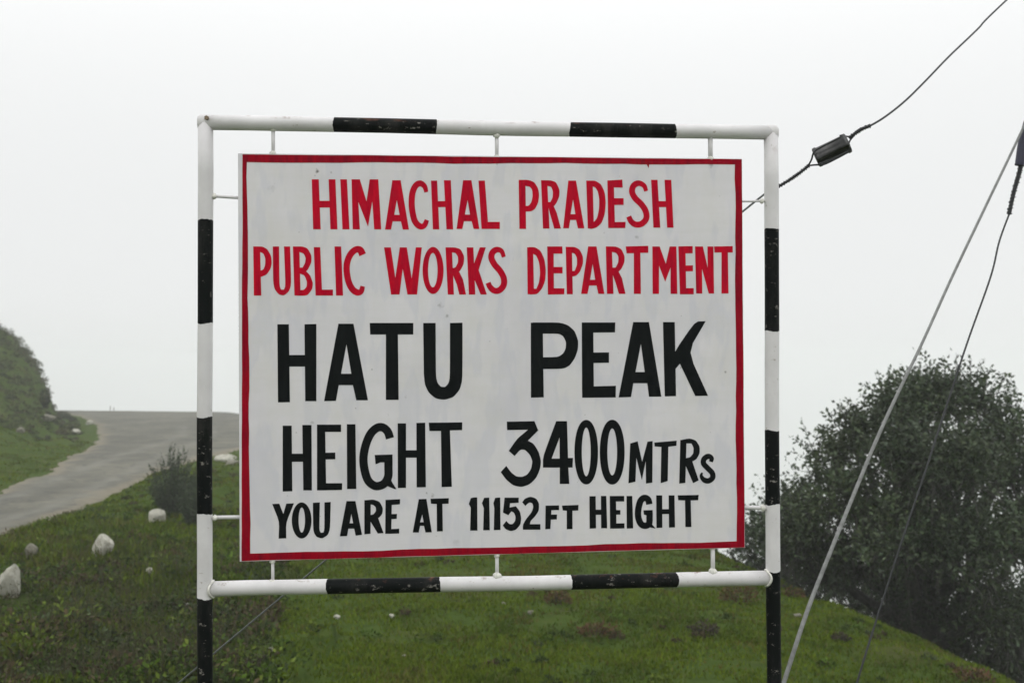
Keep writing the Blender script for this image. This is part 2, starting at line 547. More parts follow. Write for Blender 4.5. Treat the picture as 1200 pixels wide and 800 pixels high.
def banded_pipe(name, p0, p1, cuts, first_black, mitre0=None, mitre1=None):
    """pipe p0->p1 (sign frame, x-z plane) with colour bands; mitre: +-1 shears the end ring for a 45 degree corner"""
    d = Vector((p1[0] - p0[0], 0, p1[1] - p0[1]))
    L = d.length
    d.normalize()
    u = Vector((0, 1, 0)); v = d.cross(u)
    ts = [0] + [c for c in cuts] + [L]
    ids = []
    stations = []
    for i in range(len(ts) - 1):
        a, b_ = ts[i], ts[i + 1]
        n = max(2, int((b_ - a) / 0.12))
        for k in range(n):
            stations.append((a + (b_ - a) * k / n, k == 0 and i > 0))
            ids.append((i % 2) ^ (1 if first_black else 0))
    stations.append((L, False))
    bm = bmesh.new()
    N = 28
    rings = []
    rnd = random.Random(hash(name) % 1000 + int(p0[0] * 100))
    rnd = random.Random(int(abs(p0[0] * 911) + abs(p1[1] * 377)))
    for si, (s, cut) in enumerate(stations):
        ring = []
        ph, am = rnd.random() * 6, rnd.uniform(0.0012, 0.0032)
        for k in range(N):
            a = 2 * math.pi * k / N
            rw = PR_ * (1 + 0.018 * math.sin(s * 9 + a) + 0.012 * math.sin(s * 31 + 2 * a))
            off = u * math.cos(a) * rw + v * math.sin(a) * rw + v * (0.0016 * math.sin(s * 3.1 + 1) * (0 < si < len(stations) - 1))
            t_ = s
            if cut: t_ += am * math.sin(2 * a + ph) + rnd.uniform(-0.0013, 0.0013)
            if si == 0 and mitre0: t_ += mitre0 * math.sin(a) * PR_
            if si == len(stations) - 1 and mitre1: t_ += mitre1 * math.sin(a) * PR_
            ring.append(bm.verts.new(Vector((p0[0], 0, p0[1])) + d * t_ + off))
        rings.append(ring)
    for i in range(len(rings) - 1):
        for k in range(N):
            f = bm.faces.new((rings[i][k], rings[i][(k + 1) % N], rings[i + 1][(k + 1) % N], rings[i + 1][k]))
            f.smooth = True
            f.material_index = ids[i]
    bm.faces.new(rings[0][::-1]); bm.faces.new(rings[-1])
    bmesh.ops.recalc_face_normals(bm, faces=bm.faces)
    me = bpy.data.meshes.new(name)
    bm.to_mesh(me); bm.free()
    return link(name, me, [m_pipe_white, m_pipe_black], sign)

TL, TR = S(240.6, 143.8), S(903.3, 155.6)
BLp, BRp = S(240.2, 690), S(906.2, 676.5)
print('frame corners', TL, TR, BLp, BRp)
# posts: straight lines through the traced corners down to the ground
def post_line(top, low):
    k = (low[0] - top[0]) / (low[1] - top[1])
    zb = -0.5
    return (top[0] + k * (zb - top[1]), zb)
pl_bot, pr_bot = post_line(TL, BLp), post_line(TR, BRp)
def cuts_post(top, pxs, x):
    return [top[1] - S(x, y)[1] for y in pxs]
lc = cuts_post(TL, [258, 379, 488.5, 601.5, 700.5], 240)
rc = cuts_post(TR, [268.5, 388, 504, 590.5, 668.5], 904)
p = banded_pipe('post', TL, pl_bot, lc + [lc[-1] + 0.40, lc[-1] + 0.74], False, mitre0=None)
p = banded_pipe('post', TR, pr_bot, rc + [rc[-1] + 0.42, rc[-1] + 0.76], False)
def cuts_rail(left, pxs, y):
    return [S(x, y)[0] - left[0] for x in pxs]
top_rail = banded_pipe('rail', TL, TR, cuts_rail(TL, [391, 511.5, 667, 791], 150), False)
bottom_rail = banded_pipe('rail', (BLp[0] + 0.02, BLp[1]), (BRp[0] - 0.02, BRp[1]), cuts_rail((BLp[0] + 0.02, 0), [383, 515.5, 669, 793], 684), False)

# square-cut corner caps that close the upper corners of the frame
def corner(x, z):
    bm = bmesh.new()
    bmesh.ops.create_uvsphere(bm, u_segments=24, v_segments=16, radius=PR_ * 1.01)
    for v_ in bm.verts:
        s = 1.0
        v_.co.x = max(-1, min(1, v_.co.x / PR_ * 1.25)) * PR_
        v_.co.z = max(-1, min(1, v_.co.z / PR_ * 1.25)) * PR_
    for f in bm.faces: f.smooth = True
    me = bpy.data.meshes.new('corner_joint')
    bm.to_mesh(me); bm.free()
    o = link('corner_joint', me, m_pipe_white, sign)
    o.location = (x, 0, z)
corner(TL[0], TL[1]); corner(TR[0], TR[1])

def weld(x, z, r=0.012, y=-0.004, axis='x'):
    bm = bmesh.new()
    rr = random.Random(int(x * 1000) + int(z * 77))
    bmesh.ops.create_icosphere(bm, subdivisions=2, radius=r)
    for v_ in bm.verts:
        v_.co *= rr.uniform(0.8, 1.2)
        if axis == 'x': v_.co.x *= 1.25
        else: v_.co.z *= 1.25
    for f in bm.faces: f.smooth = True
    me = bpy.data.meshes.new('weld')
    bm.to_mesh(me); bm.free()
    o = link('weld', me, m_weld, sign)
    o.location = (x, y, z)

# weld beads round the ends of the lower rail
for (cx, cz, sg) in ((BLp[0] + PR_, BLp[1], 1), (BRp[0] - PR_, BRp[1], -1)):
    ring_pts = []
    rr = random.Random(5 + sg)
    for k in range(25):
        a = 2 * math.pi * k / 24
        w = 1.06 + rr.uniform(-0.03, 0.05)
        ring_pts.append((cx + sg * (0.002 - 0.012 * math.cos(a) ** 2), math.cos(a) * PR_ * w, cz + math.sin(a) * PR_ * w))
    tube('weld', ring_pts, 0.0045, m_weld, sign, n=8, cap=False)

# board sheet with a folded rim behind it
BO = 0.012
bTL, bTR, bBR, bBL = S(278.8, 179.8, BO), S(869.5, 186.2, BO), S(873.0, 641.3, BO), S(281.0, 657.5, BO)
print('board', bTL, bTR, bBR, bBL)
def board_point(u, v):
    a = (bTL[0] * (1 - u) + bTR[0] * u, bTL[1] * (1 - u) + bTR[1] * u)
    b_ = (bBL[0] * (1 - u) + bBR[0] * u, bBL[1] * (1 - u) + bBR[1] * u)
    return (a[0] * (1 - v) + b_[0] * v, a[1] * (1 - v) + b_[1] * v)
spots = []
for (px, py, r_, k_) in ((372, 201, 0.011, 0.85), (388, 202, 0.007, 0.5), (369, 206, 0.006, 0.6), (516, 358, 0.014, 0.35), (524, 370, 0.008, 0.5),
                         (507, 581, 0.010, 0.4), (500, 577, 0.005, 0.6), (746, 278, 0.010, 0.35), (708, 273, 0.006, 0.5), (850, 436, 0.006, 0.6),
                         (436, 433, 0.005, 0.7), (366, 495, 0.010, 0.3), (318, 221, 0.016, 0.25), (322, 187, 0.012, 0.5), (583, 191, 0.010, 0.5), (833, 194, 0.012, 0.6), (286, 232, 0.009, 0.4), (867, 240, 0.009, 0.5), (798, 370, 0.004, 0.7), (475, 465, 0.008, 0.35), (535, 635, 0.02, 0.15)):
    x, z = S(px, py, BO)
    spots.append((x, z, r_, k_))
m_board = board_material(spots, None)
def build_board():
    bm = bmesh.new()
    nx, nz = 24, 18
    g = {}
    for j in range(nz + 1):
        for i in range(nx + 1):
            x, z = board_point(i / nx, j / nz)
            ed = min(i, nx - i, j, nz - j)
            g[i, j] = bm.verts.new((x, -BO, z))
    for j in range(nz):
        for i in range(nx):
            bm.faces.new((g[i, j], g[i + 1, j], g[i + 1, j + 1], g[i, j + 1])).smooth = True
    # folded rim
    loop = [g[i, 0] for i in range(nx + 1)] + [g[nx, j] for j in range(1, nz + 1)] + [g[i, nz] for i in range(nx - 1, -1, -1)] + [g[0, j] for j in range(nz - 1, 0, -1)]
    loop = [bm.verts.new(v_.co) for v_ in loop]
    back = [bm.verts.new((v_.co.x, BO, v_.co.z)) for v_ in loop]
    n = len(loop)
    for k in range(n):
        bm.faces.new((loop[k], back[k], back[(k + 1) % n], loop[(k + 1) % n]))
    cen = sum((v_.co for v_ in back), Vector()) / n
    inner = [bm.verts.new((cen.x + (v_.co.x - cen.x) * 0.96, BO, cen.z + (v_.co.z - cen.z) * 0.95)) for v_ in back]
    inner2 = [bm.verts.new((v_.co.x, -BO + 0.0015, v_.co.z)) for v_ in inner]
    for k in range(n):
        k2 = (k + 1) % n
        bm.faces.new((back[k], inner[k], inner[k2], back[k2]))
        bm.faces.new((inner[k], inner2[k], inner2[k2], inner[k2]))
    bm.faces.new(inner2)
    for f in bm.faces:
        f.normal_update()
        if f.smooth and f.normal.y > 0: f.normal_flip()
    me = bpy.data.meshes.new('board')
    bm.to_mesh(me); bm.free()
    return me
board = link('board', build_board(), m_board, sign)

# --- flat painted shapes on the board
LO = BO + 0.0007
def inside(pt, poly):
    x, y = pt
    c = False
    n = len(poly)
    for i in range(n):
        x1, y1 = poly[i]; x2, y2 = poly[(i + 1) % n]
        if (y1 > y) != (y2 > y) and x < (x2 - x1) * (y - y1) / (y2 - y1) + x1:
            c = not c
    return c

def catmull(pts, n=6):
    out = []
    P = [pts[0]] + list(pts) + [pts[-1]]
    for i in range(1, len(P) - 2):
        for k in range(n):
            t = k / n
            a, b_, c, d = P[i - 1], P[i], P[i + 1], P[i + 2]
            out.append(tuple(0.5 * ((2 * b_[q]) + (-a[q] + c[q]) * t + (2 * a[q] - 5 * b_[q] + 4 * c[q] - d[q]) * t * t + (-a[q] + 3 * b_[q] - 3 * c[q] + d[q]) * t ** 3) for q in (0, 1)))
    out.append(tuple(pts[-1]))
    return out

def stroke(pts, w, w0=None, w1=None):
    P = catmull(pts)
    n = len(P)
    quads = []
    Lf, Rt = [], []
    for i in range(n):
        a, c = P[max(i - 1, 0)], P[min(i + 1, n - 1)]
        dx, dy = c[0] - a[0], c[1] - a[1]
        l = math.hypot(dx, dy) or 1
        f = i / (n - 1)
        ww = w
        if w0 is not None and f < 0.2: ww = w0 + (w - w0) * f / 0.2
        if w1 is not None and f > 0.8: ww = w + (w1 - w) * (f - 0.8) / 0.2
        Lf.append((P[i][0] - dy / l * ww / 2, P[i][1] + dx / l * ww / 2))
        Rt.append((P[i][0] + dy / l * ww / 2, P[i][1] - dx / l * ww / 2))
    for i in range(n - 1):
        quads.append([Lf[i], Lf[i + 1], Rt[i + 1], Rt[i]])
    return quads

def ell(cx, cy, rx, ry, n=44, pw=2.0):
    out = []
    for k in range(n):
        a = 2 * math.pi * k / n
        c, s = math.cos(a), math.sin(a)
        out.append((cx + rx * math.copysign(abs(c) ** (2 / pw), c), cy + ry * math.copysign(abs(s) ** (2 / pw), s)))
    return out

def rounded(poly):
    """smooth a traced outline: only where corners are shallow (curves)"""
    out = []
    n = len(poly)
    for i in range(n):
        a, p_, c = Vector(poly[i - 1]), Vector(poly[i]), Vector(poly[(i + 1) % n])
        d1, d2 = (p_ - a), (c - p_)
        if d1.length < 1e-6 or d2.length < 1e-6:
            out.append(tuple(p_)); continue
        ang = d1.angle(d2)
        if 0.12 < ang < 1.0 and min(d1.length, d2.length) > 6:
            k = min(0.28, 0.28)
            q1 = p_ - d1 * k; q2 = p_ + d2 * k
            out += [tuple(q1), tuple((q1 + q2) * 0.25 + p_ * 0.5), tuple(q2)]
        else:
            out.append(tuple(p_))
    return out

def fill(adds, subs):
    verts, edges = [], []
    for poly in adds + subs:
        s = len(verts)
        verts += [Vector(p_) for p_ in poly]
        edges += [(s + i, s + (i + 1) % len(poly)) for i in range(len(poly))]
    v_, e_, f_, *_ = delaunay_2d_cdt(verts, edges, [], 0, 1e-4)
    tris = []
    for f in f_:
        c = (sum(v_[i].x for i in f) / len(f), sum(v_[i].y for i in f) / len(f))
        if any(inside(c, a) for a in adds) and not any(inside(c, s) for s in subs):
            tris.append(f)
    return v_, tris

def painted(name, glyphs, mat, label, parent=board):
    """glyphs: list of (x0, y0, adds, subs) in 6.667x tracing units from picture point (x0, y0)"""
    V, F = [], []
    for (x0, y0, adds, subs) in glyphs:
        adds = [rounded(a) if len(a) > 7 else a for a in adds]
        vs, fs = fill(adds, subs)
        base = len(V)
        for p_ in vs:
            x, z = S(x0 + p_.x / 6.6667, y0 + p_.y / 6.6667, LO)
            V.append((x, -LO, z))
        for f in fs:
            F.append([base + i for i in f])
    me = bpy.data.meshes.new(name)
    me.from_pydata(V, [], F)
    bm = bmesh.new(); bm.from_mesh(me)
    loose = [v_ for v_ in bm.verts if not v_.link_faces]
    bmesh.ops.delete(bm, geom=loose, context='VERTS')
    for f in bm.faces:
        f.normal_update()
        if f.normal.y > 0: f.normal_flip()
    bm.to_mesh(me); bm.free()
    o = link(name, me, mat, parent)
    if label: o['label'] = label
    return o

A0 = (290, 200); B0 = (450, 200); C0 = (600, 200); D0 = (700, 200)
A2 = (290, 270); B2 = (440, 270); C2 = (600, 270); D2 = (700, 270)
L1 = (310, 360); L2 = (440, 360); L3 = (600, 360); L4 = (700, 360)
M1 = (310, 480); M2 = (420, 480); M3 = (570, 480); M4 = (700, 480)
N1 = (310, 550); N2 = (430, 550); N3 = (540, 550); N4 = (670, 550)
G = lambda o, adds, subs=(): (o[0], o[1], [list(a) for a in adds], [list(s) for s in subs])

himachal = [
 G(A0, [[(502,68),(557,68),(572,458),(513,458)], [(634,68),(687,68),(703,458),(648,458)], [(560,236),(645,236),(645,288),(562,288)]]),
 G(A0, [[(725,68),(777,68),(797,458),(742,458)]]),
 G(A0, [[(813,68),(878,68),(930,240),(955,68),(1022,68),(1045,458),(990,458),(975,240),(942,437),(866,245),(878,458),(822,458)]]),
 G(B0, [[(65,75),(130,75),(195,460),(147,460),(132,396),(68,396),(55,460),(8,460)]], [[(100,230),(122,345),(80,345)]]),
 G(B0, stroke([(330,168),(318,125),(285,100),(250,115),(225,165),(216,240),(222,320),(242,395),(280,434),(315,428),(335,385)], 48, 30, 34)),
 G(B0, [[(367,78),(415,78),(432,458),(382,458)], [(468,75),(522,75),(540,458),(488,458)], [(415,238),(490,238),(490,285),(418,285)]]),
 G(B0, [[(618,75),(683,75),(745,455),(700,455),(685,395),(625,395),(612,455),(567,455)]], [[(653,230),(672,343),(632,343)]]),
 G(B0, [[(738,78),(788,78),(812,400),(905,400),(905,455),(762,455)]]),
]
pradesh = [
 G(C0, [[(52,72),(105,72),(110,455),(58,455)], [(60,72),(130,72),(175,90),(205,140),(212,190),(205,250),(180,300),(150,318),(100,320),(100,275),(130,275),(150,250),(162,200),(158,150),(140,125),(100,120)]]),
 G(C0, [[(227,75),(275,75),(293,452),(242,452)], [(235,75),(300,75),(345,90),(372,150),(370,200),(350,250),(325,282),(285,285),(280,245),(300,245),(318,210),(320,160),(305,125),(270,118)], [(283,280),(325,275),(350,330),(382,452),(330,452),(295,330)]]),
 G(C0, [[(440,78),(500,78),(565,450),(515,450),(500,385),(455,385),(445,450),(400,450)]], [[(477,225),(495,340),(458,340)]]),
 G(C0, [[(580,78),(630,78),(640,450),(592,450)], [(600,78),(650,78),(695,105),(725,170),(733,250),(725,340),(700,410),(660,445),(620,455),(595,450),(600,405),(640,402),(665,370),(680,300),(682,220),(670,160),(650,130),(620,120)]]),
 G(C0, [[(745,77),(795,77),(805,448),(752,448)], [(750,77),(862,70),(865,132),(760,131)], [(770,215),(872,215),(872,268),(770,268)], [(770,402),(888,400),(885,448),(770,448)]]),
 G(C0, stroke([(1048,160),(1032,118),(990,98),(950,118),(938,165),(962,215),(1010,262),(1045,318),(1048,375),(1012,415),(965,420),(930,395),(912,358)], 47, 30, 40)),
 G(D0, [[(420,72),(470,72),(492,445),(438,445)], [(525,72),(578,72),(595,445),(545,445)], [(460,238),(535,238),(538,285),(465,285)]]),
]
public = [
 G(A2, [[(45,125),(98,125),(108,508),(50,508)], [(60,125),(115,125),(155,145),(185,200),(190,255),(180,300),(150,345),(100,365),(98,315),(125,305),(138,270),(140,220),(125,180),(90,165)]]),
 G(A2, [[(198,125),(247,125),(250,430),(262,462),(285,462),(297,430),(285,125),(333,125),(342,420),(325,475),(285,508),(245,500),(212,460),(200,400)]]),
 G(A2, [[(355,125),(405,125),(415,508),(367,508)], [(370,125),(430,125),(470,140),(500,195),(500,250),(470,310),(440,330),(395,330),(400,290),(430,290),(450,255),(455,215),(440,180),(395,165)], [(400,305),(450,310),(490,350),(512,410),(505,460),(470,505),(430,510),(380,508),(395,465),(440,465),(462,440),(465,400),(445,350),(405,335)]]),
 G(A2, [[(518,130),(568,130),(582,462),(668,462),(668,508),(532,508)]]),
 G(A2, [[(680,125),(732,125),(747,508),(692,508)]]),
 G(A2, stroke([(900,190),(880,152),(845,150),(806,185),(780,245),(775,315),(790,400),(820,458),(858,484),(888,475),(900,435)], 50, 56, 34)),
]
works = [
 G(B2, [[(67,132),(120,132),(155,370),(190,132),(245,132),(283,375),(315,132),(362,132),(325,500),(250,500),(213,300),(188,500),(122,500)]]),
 G(B2, [ell(450,312,82,184)], [ell(448,310,37,134)]),
 G(B2, [[(547,132),(597,132),(613,500),(565,500)], [(555,132),(620,132),(665,145),(693,200),(690,260),(665,310),(640,335),(597,335),(595,295),(625,290),(645,250),(645,205),(625,175),(585,170)], [(597,330),(655,325),(685,385),(707,500),(655,500),(635,420),(606,350)]]),
 G(B2, [[(713,132),(765,132),(780,500),(730,500)], [(815,132),(862,132),(806,310),(770,400),(755,300)], [(755,335),(806,308),(870,500),(822,500),(772,380)]]),
 G(B2, stroke([(1003,208),(985,162),(948,150),(915,172),(906,215),(930,265),(975,318),(1003,375),(1000,430),(965,468),(925,468),(895,440),(880,408)], 48, 30, 40)),
]
department = [
 G(C2, [[(118,132),(165,132),(172,498),(122,498)], [(130,130),(180,130),(225,160),(255,230),(265,310),(260,390),(235,455),(195,498),(140,500),(155,455),(190,455),(210,410),(220,330),(212,250),(190,195),(155,178)]]),
 G(C2, [[(275,125),(325,125),(328,500),(280,500)], [(285,125),(393,125),(395,182),(285,180)], [(300,285),(395,285),(395,335),(300,335)], [(300,450),(410,452),(408,498),(300,500)]]),
 G(C2, [[(420,128),(468,128),(475,498),(428,498)], [(430,128),(490,128),(530,150),(555,205),(555,260),(530,325),(500,355),(460,362),(460,318),(490,315),(508,270),(508,215),(490,180),(458,172)]]),
 G(C2, [[(595,125),(660,125),(722,495),(675,495),(660,430),(603,430),(590,495),(540,495)]], [[(630,262),(650,385),(610,385)]]),
 G(C2, [[(733,125),(780,125),(793,495),(742,495)], [(745,125),(810,125),(855,145),(880,200),(878,250),(855,300),(830,325),(780,330),(780,290),(810,290),(830,250),(832,205),(815,175),(770,165)], [(782,325),(830,315),(860,375),(887,495),(835,495),(810,410),(785,340)]]),
 G(C2, [[(888,125),(1065,120),(1065,175),(1003,175),(1007,495),(952,495),(952,178),(895,178)]]),
 G(D2, [[(430,125),(487,125),(535,260),(565,125),(618,125),(625,495),(572,495),(572,290),(530,400),(482,275),(482,495),(432,495)]]),
 G(D2, [[(633,125),(688,125),(695,498),(645,498)], [(640,124),(745,122),(745,178),(640,180)], [(660,275),(747,272),(747,318),(660,320)], [(660,450),(753,450),(753,498),(660,498)]]),
 G(D2, [[(763,125),(825,125),(862,290),(860,125),(907,125),(912,492),(870,492),(818,300),(820,492),(772,492)]]),
 G(D2, [[(912,125),(1058,122),(1058,172),(1020,172),(1025,492),(970,492),(970,172),(915,172)]]),
]
hatu = [
 G(L1, [[(100,132),(190,132),(198,740),(105,742)], [(312,132),(405,130),(405,732),(318,732)], [(170,372),(330,372),(330,462),(170,462)]]),
 G(L1, [[(577,128),(695,128),(808,725),(717,725),(690,607),(580,607),(558,730),(465,732)]], [[(640,290),(678,518),(598,518)]]),
 G(L1, [[(822,122),(1163,122),(1162,212),(1042,212),(1048,722),(948,722),(948,212),(825,212)]]),
 G(L2, [[(373,122),(470,122),(472,540),(485,590),(510,620),(545,622),(572,590),(582,540),(582,122),(680,120),(680,560),(660,640),(610,700),(540,722),(470,712),(415,665),(385,600),(378,520)]]),
]
peak = [
 G(L3, [[(147,120),(240,120),(248,702),(148,705)], [(160,118),(375,118),(440,140),(490,185),(518,260),(515,330),(490,400),(450,455),(400,480),(200,482),(200,390),(360,388),(400,360),(420,320),(422,270),(400,225),(365,205),(200,205)]]),
 G(L3, [[(545,118),(635,118),(640,705),(548,705)], [(570,118),(807,118),(805,195),(570,198)], [(580,352),(758,352),(758,432),(580,435)], [(580,618),(812,612),(810,703),(580,705)]]),
 G(L3, [[(947,115),(1070,115),(1167,697),(1070,697),(1057,592),(948,592),(930,700),(833,703)]], [[(1007,285),(1037,505),(965,505)]]),
 G(L4, [[(513,115),(605,115),(615,692),(527,695)], [(765,110),(847,108),(708,345),(865,690),(765,692),(645,440),(590,505),(590,365)]]),
]
height_w = [
 G(M1, [[(142,123),(212,123),(217,635),(142,637)], [(295,118),(367,118),(370,628),(303,628)], [(190,342),(320,342),(320,405),(190,405)]]),
 G(M1, [[(410,115),(473,115),(482,628),(410,628)], [(430,115),(598,115),(598,172),(430,172)], [(430,335),(553,333),(553,385),(430,388)], [(430,572),(607,572),(605,625),(430,628)]]),
 G(M1, [[(643,112),(710,112),(717,617),(645,618)]]),
 G(M1, stroke([(980,222),(962,170),(925,138),(880,140),(830,185),(792,270),(773,370),(780,460),(806,545),(850,588),(892,594),(938,572),(966,520),(968,450),(968,380)], 65) + [[(860,352),(1000,348),(1000,408),(905,410),(868,425)], [(985,540),(1000,570),(1030,617),(1020,620),(960,595)]]),
 G(M2, [[(307,105),(372,105),(372,608),(308,610)], [(453,102),(522,100),(527,603),(455,605)], [(350,315),(480,315),(480,373),(350,373)]]),
 G(M2, [[(550,100),(812,97),(810,158),(715,160),(730,600),(650,603),(645,165),(555,165)]]),
]
n3400 = [
 G(M3, [[(160,92),(375,88),(405,160),(325,240),(370,265),(410,330),(427,400),(420,460),(390,530),(340,580),(275,603),(210,590),(155,545),(112,485),(155,437),(195,490),(235,520),(280,523),(320,505),(350,460),(360,400),(340,350),(300,310),(265,310),(220,360),(175,320),(240,225),(325,155),(162,158)]]),
 G(M3, [[(545,88),(630,88),(638,375),(677,375),(673,450),(640,450),(648,578),(573,578),(573,450),(442,450),(442,365)]], [[(572,215),(572,380),(510,380)]]),
 G(M3, [ell(780,330,92,252,44,2.15)], [ell(780,328,35,190)]),
 G(M3, [ell(983,330,97,253,44,2.15)], [ell(983,328,38,183)]),
]
mtrs = [
 G(M4, [[(257,262),(315,245),(350,405),(392,248),(432,243),(430,568),(380,575),(378,400),(348,548),(305,375),(298,560),(243,573)]]),
 G(M4, [[(445,255),(620,240),(618,280),(555,288),(550,555),(495,572),(500,290),(447,285)]]),
 G(M4, [[(648,235),(697,232),(688,570),(640,575)], [(655,235),(720,222),(770,238),(800,285),(800,340),(775,385),(740,405),(685,420),(685,378),(725,370),(750,340),(752,295),(735,262),(685,262)], [(685,405),(740,395),(792,550),(748,572),(688,430)]]),
 G(M4, stroke([(887,405),(893,378),(868,362),(835,382),(830,418),(862,455),(897,492),(900,530),(868,554),(832,545),(812,515),(820,490)], 42, 30, 12)),
]
you = [
 G(N1, [[(60,268),(115,265),(147,345),(170,265),(230,262),(168,415),(170,535),(110,538),(115,405)]]),
 G(N1, [ell(290,396,77,141)], [ell(291,393,25,98)]),
 G(N1, [[(378,258),(432,255),(428,470),(440,492),(460,490),(468,465),(468,255),(517,252),(512,460),(495,510),(450,538),(405,525),(380,480)]]),
]
are = [
 G(N1, [[(640,245),(710,245),(762,508),(712,515),(700,460),(655,460),(645,518),(588,520)]], [[(678,345),(692,418),(665,418)]]),
 G(N1, [[(780,238),(830,238),(828,500),(780,505)], [(790,238),(850,232),(900,250),(925,300),(920,345),(895,375),(860,390),(815,395),(815,355),(850,350),(870,325),(870,295),(850,275),(815,270)], [(815,385),(885,370),(930,495),(885,498),(828,405)]]),
 G(N1, [[(945,235),(995,235),(990,500),(943,500)], [(955,235),(1060,230),(1058,270),(955,278)], [(965,347),(1035,345),(1033,383),(965,388)], [(965,465),(1052,460),(1052,498),(965,500)]]),
]
at_w = [
 G(N2, [[(405,230),(465,228),(507,488),(458,490),(445,438),(415,438),(405,490),(358,490)]], [[(432,350),(443,410),(415,410)]]),
 G(N2, [[(497,227),(640,222),(638,265),(590,267),(593,480),(547,482),(545,268),(500,265)]]),
]
n11152 = [
 G(N3, [[(78,222),(105,216),(128,216),(130,475),(73,475),(78,295),(63,268)]]),
 G(N3, [[(182,220),(222,217),(227,472),(175,473),(180,300),(165,262)]]),
 G(N3, [[(268,220),(308,217),(310,470),(258,472),(262,300),(255,262)]]),
 G(N3, [[(342,218),(453,218),(452,258),(385,262),(382,295),(430,285),(462,325),(473,380),(465,430),(430,470),(390,480),(350,465),(328,435),(355,400),(380,425),(405,425),(425,400),(428,365),(415,335),(395,325),(372,355),(330,335)]]),
 G(N3, [[(480,255),(500,225),(545,210),(590,225),(612,265),(610,320),(580,365),(545,400),(540,425),(622,425),(622,468),(485,468),(485,430),(510,385),(555,330),(567,290),(560,262),(540,255),(525,262),(505,283)]]),
]
ft = [
 G(N3, [[(662,280),(710,280),(700,463),(660,465)], [(675,280),(768,278),(768,315),(675,317)], [(675,350),(752,350),(750,388),(675,390)]]),
 G(N3, [[(790,280),(920,275),(918,318),(872,320),(873,463),(828,465),(828,320),(797,318)]]),
]
height2 = [
 G(N4, [[(138,207),(187,207),(190,457),(140,460)], [(228,205),(270,205),(277,457),(230,457)], [(165,312),(250,312),(250,352),(165,352)]]),
 G(N4, [[(297,205),(345,205),(350,458),(300,460)], [(310,205),(410,205),(410,248),(310,248)], [(320,315),(380,315),(380,350),(320,352)], [(320,420),(412,418),(412,458),(320,460)]]),
 G(N4, [[(428,205),(473,205),(480,457),(430,460)]]),
 G(N4, stroke([(606,270),(597,234),(567,220),(537,245),(520,310),(520,370),(540,422),(575,438),(604,420),(608,370),(608,330)], 50) + [[(560,317),(632,315),(632,355),(585,357),(563,350)], [(618,415),(635,435),(656,460),(610,450)]]),
 G(N4, [[(660,200),(707,200),(708,452),(662,455)], [(757,200),(803,200),(807,450),(760,452)], [(690,308),(775,308),(775,345),(690,348)]]),
 G(N4, [[(828,200),(992,197),(988,238),(930,240),(935,447),(888,448),(885,240),(832,238)]]),
]
for glyphs, mat_, word, colr in ((himachal, m_red, 'HIMACHAL', 'red'), (pradesh, m_red, 'PRADESH', 'red'), (public, m_red, 'PUBLIC', 'red'),
                                 (works, m_red, 'WORKS', 'red'), (department, m_red, 'DEPARTMENT', 'red'), (hatu, m_black, 'HATU', 'large black'),
                                 (peak, m_black, 'PEAK', 'large black'), (height_w, m_black, 'HEIGHT', 'tall black'), (n3400, m_black, '3400', 'tall black'),
                                 (mtrs, m_black, 'MTRs', 'small black'), (you, m_black, 'YOU', 'black'), (are, m_black, 'ARE', 'black'),
                                 (at_w, m_black, 'AT', 'black'), (n11152, m_black, '11152', 'black'), (ft, m_black, 'FT', 'small black'),
                                 (height2, m_black, 'HEIGHT', 'black')):
    painted('painted_word', glyphs, mat_, f'{colr} painted {word}' + (' in the bottom line' if glyphs is height2 else ''))

# red border band, hand painted, with a wavering inner edge
def border_poly():
    rr = random.Random(3)
    out_ = [(284.2, 180.9), (869.2, 186.7), (872.7, 641.0), (283.0, 657.1)]
    inn = [(289.3, 190.0), (861.2, 192.8), (863.2, 633.8), (293.2, 648.2)]
    def walk(q, amp):
        pts = []
        for i in range(4):
            a, b_ = q[i], q[(i + 1) % 4]
            n = 26
            for k in range(n):
                t_ = k / n
                w = amp * (math.sin(t_ * 17 + i * 2.1) * 0.5 + rr.uniform(-0.5, 0.5)) if k else 0
                dx, dy = b_[0] - a[0], b_[1] - a[1]
                l = math.hypot(dx, dy)
                pts.append((a[0] + dx * t_ - dy / l * w, a[1] + dy * t_ + dx / l * w))
        return pts
    o_, i_ = walk(out_, 0.35), walk(inn, 0.9)
    # the drip on the upper inner edge
    return o_, i_
o_, i_ = border_poly()
sc_ = lambda P: [(x * 6.6667, y * 6.6667) for x, y in P]
painted('painted_border', [(0, 0, [sc_(o_)], [sc_(i_)]), (0, 0, [sc_([(757, 191), (761, 191), (760.2, 197), (759.0, 195)])], [])], m_red_border, None)

# rods that hang the board inside the frame
def rod(px0, py0, px1, py1, r, mat_):
    a, c = S(px0, py0), S(px1, py1)
    tube('hanger_rod', [(a[0], 0, a[1]), (c[0], 0, c[1])], r, mat_, sign, n=10)
for (x, y0, y1, r_, top) in ((320, 149, 183, 0.0065, 1), (582, 155, 187, 0.007, 1), (832.3, 155, 189, 0.0085, 1),
                             (319.5, 653, 688, 0.0055, 0), (582.3, 646, 680, 0.0065, 0), (835.2, 637, 675, 0.0075, 0)):
    rod(x, y0, x + 0.3, y1, r_, m_pipe_white)
    if top:
        q = S(x, y1 - 3); weld(q[0], q[1] - 0.001, 0.0095)
        q = S(x, y0 + 4 + (x > 500) * 1.5); weld(q[0], q[1] + 0.004, 0.010)
    else:
        q = S(x, y1 - 7); weld(q[0], q[1] - 0.004, 0.013)
        q = S(x, y0 + 3); weld(q[0], q[1] - 0.004, 0.008)
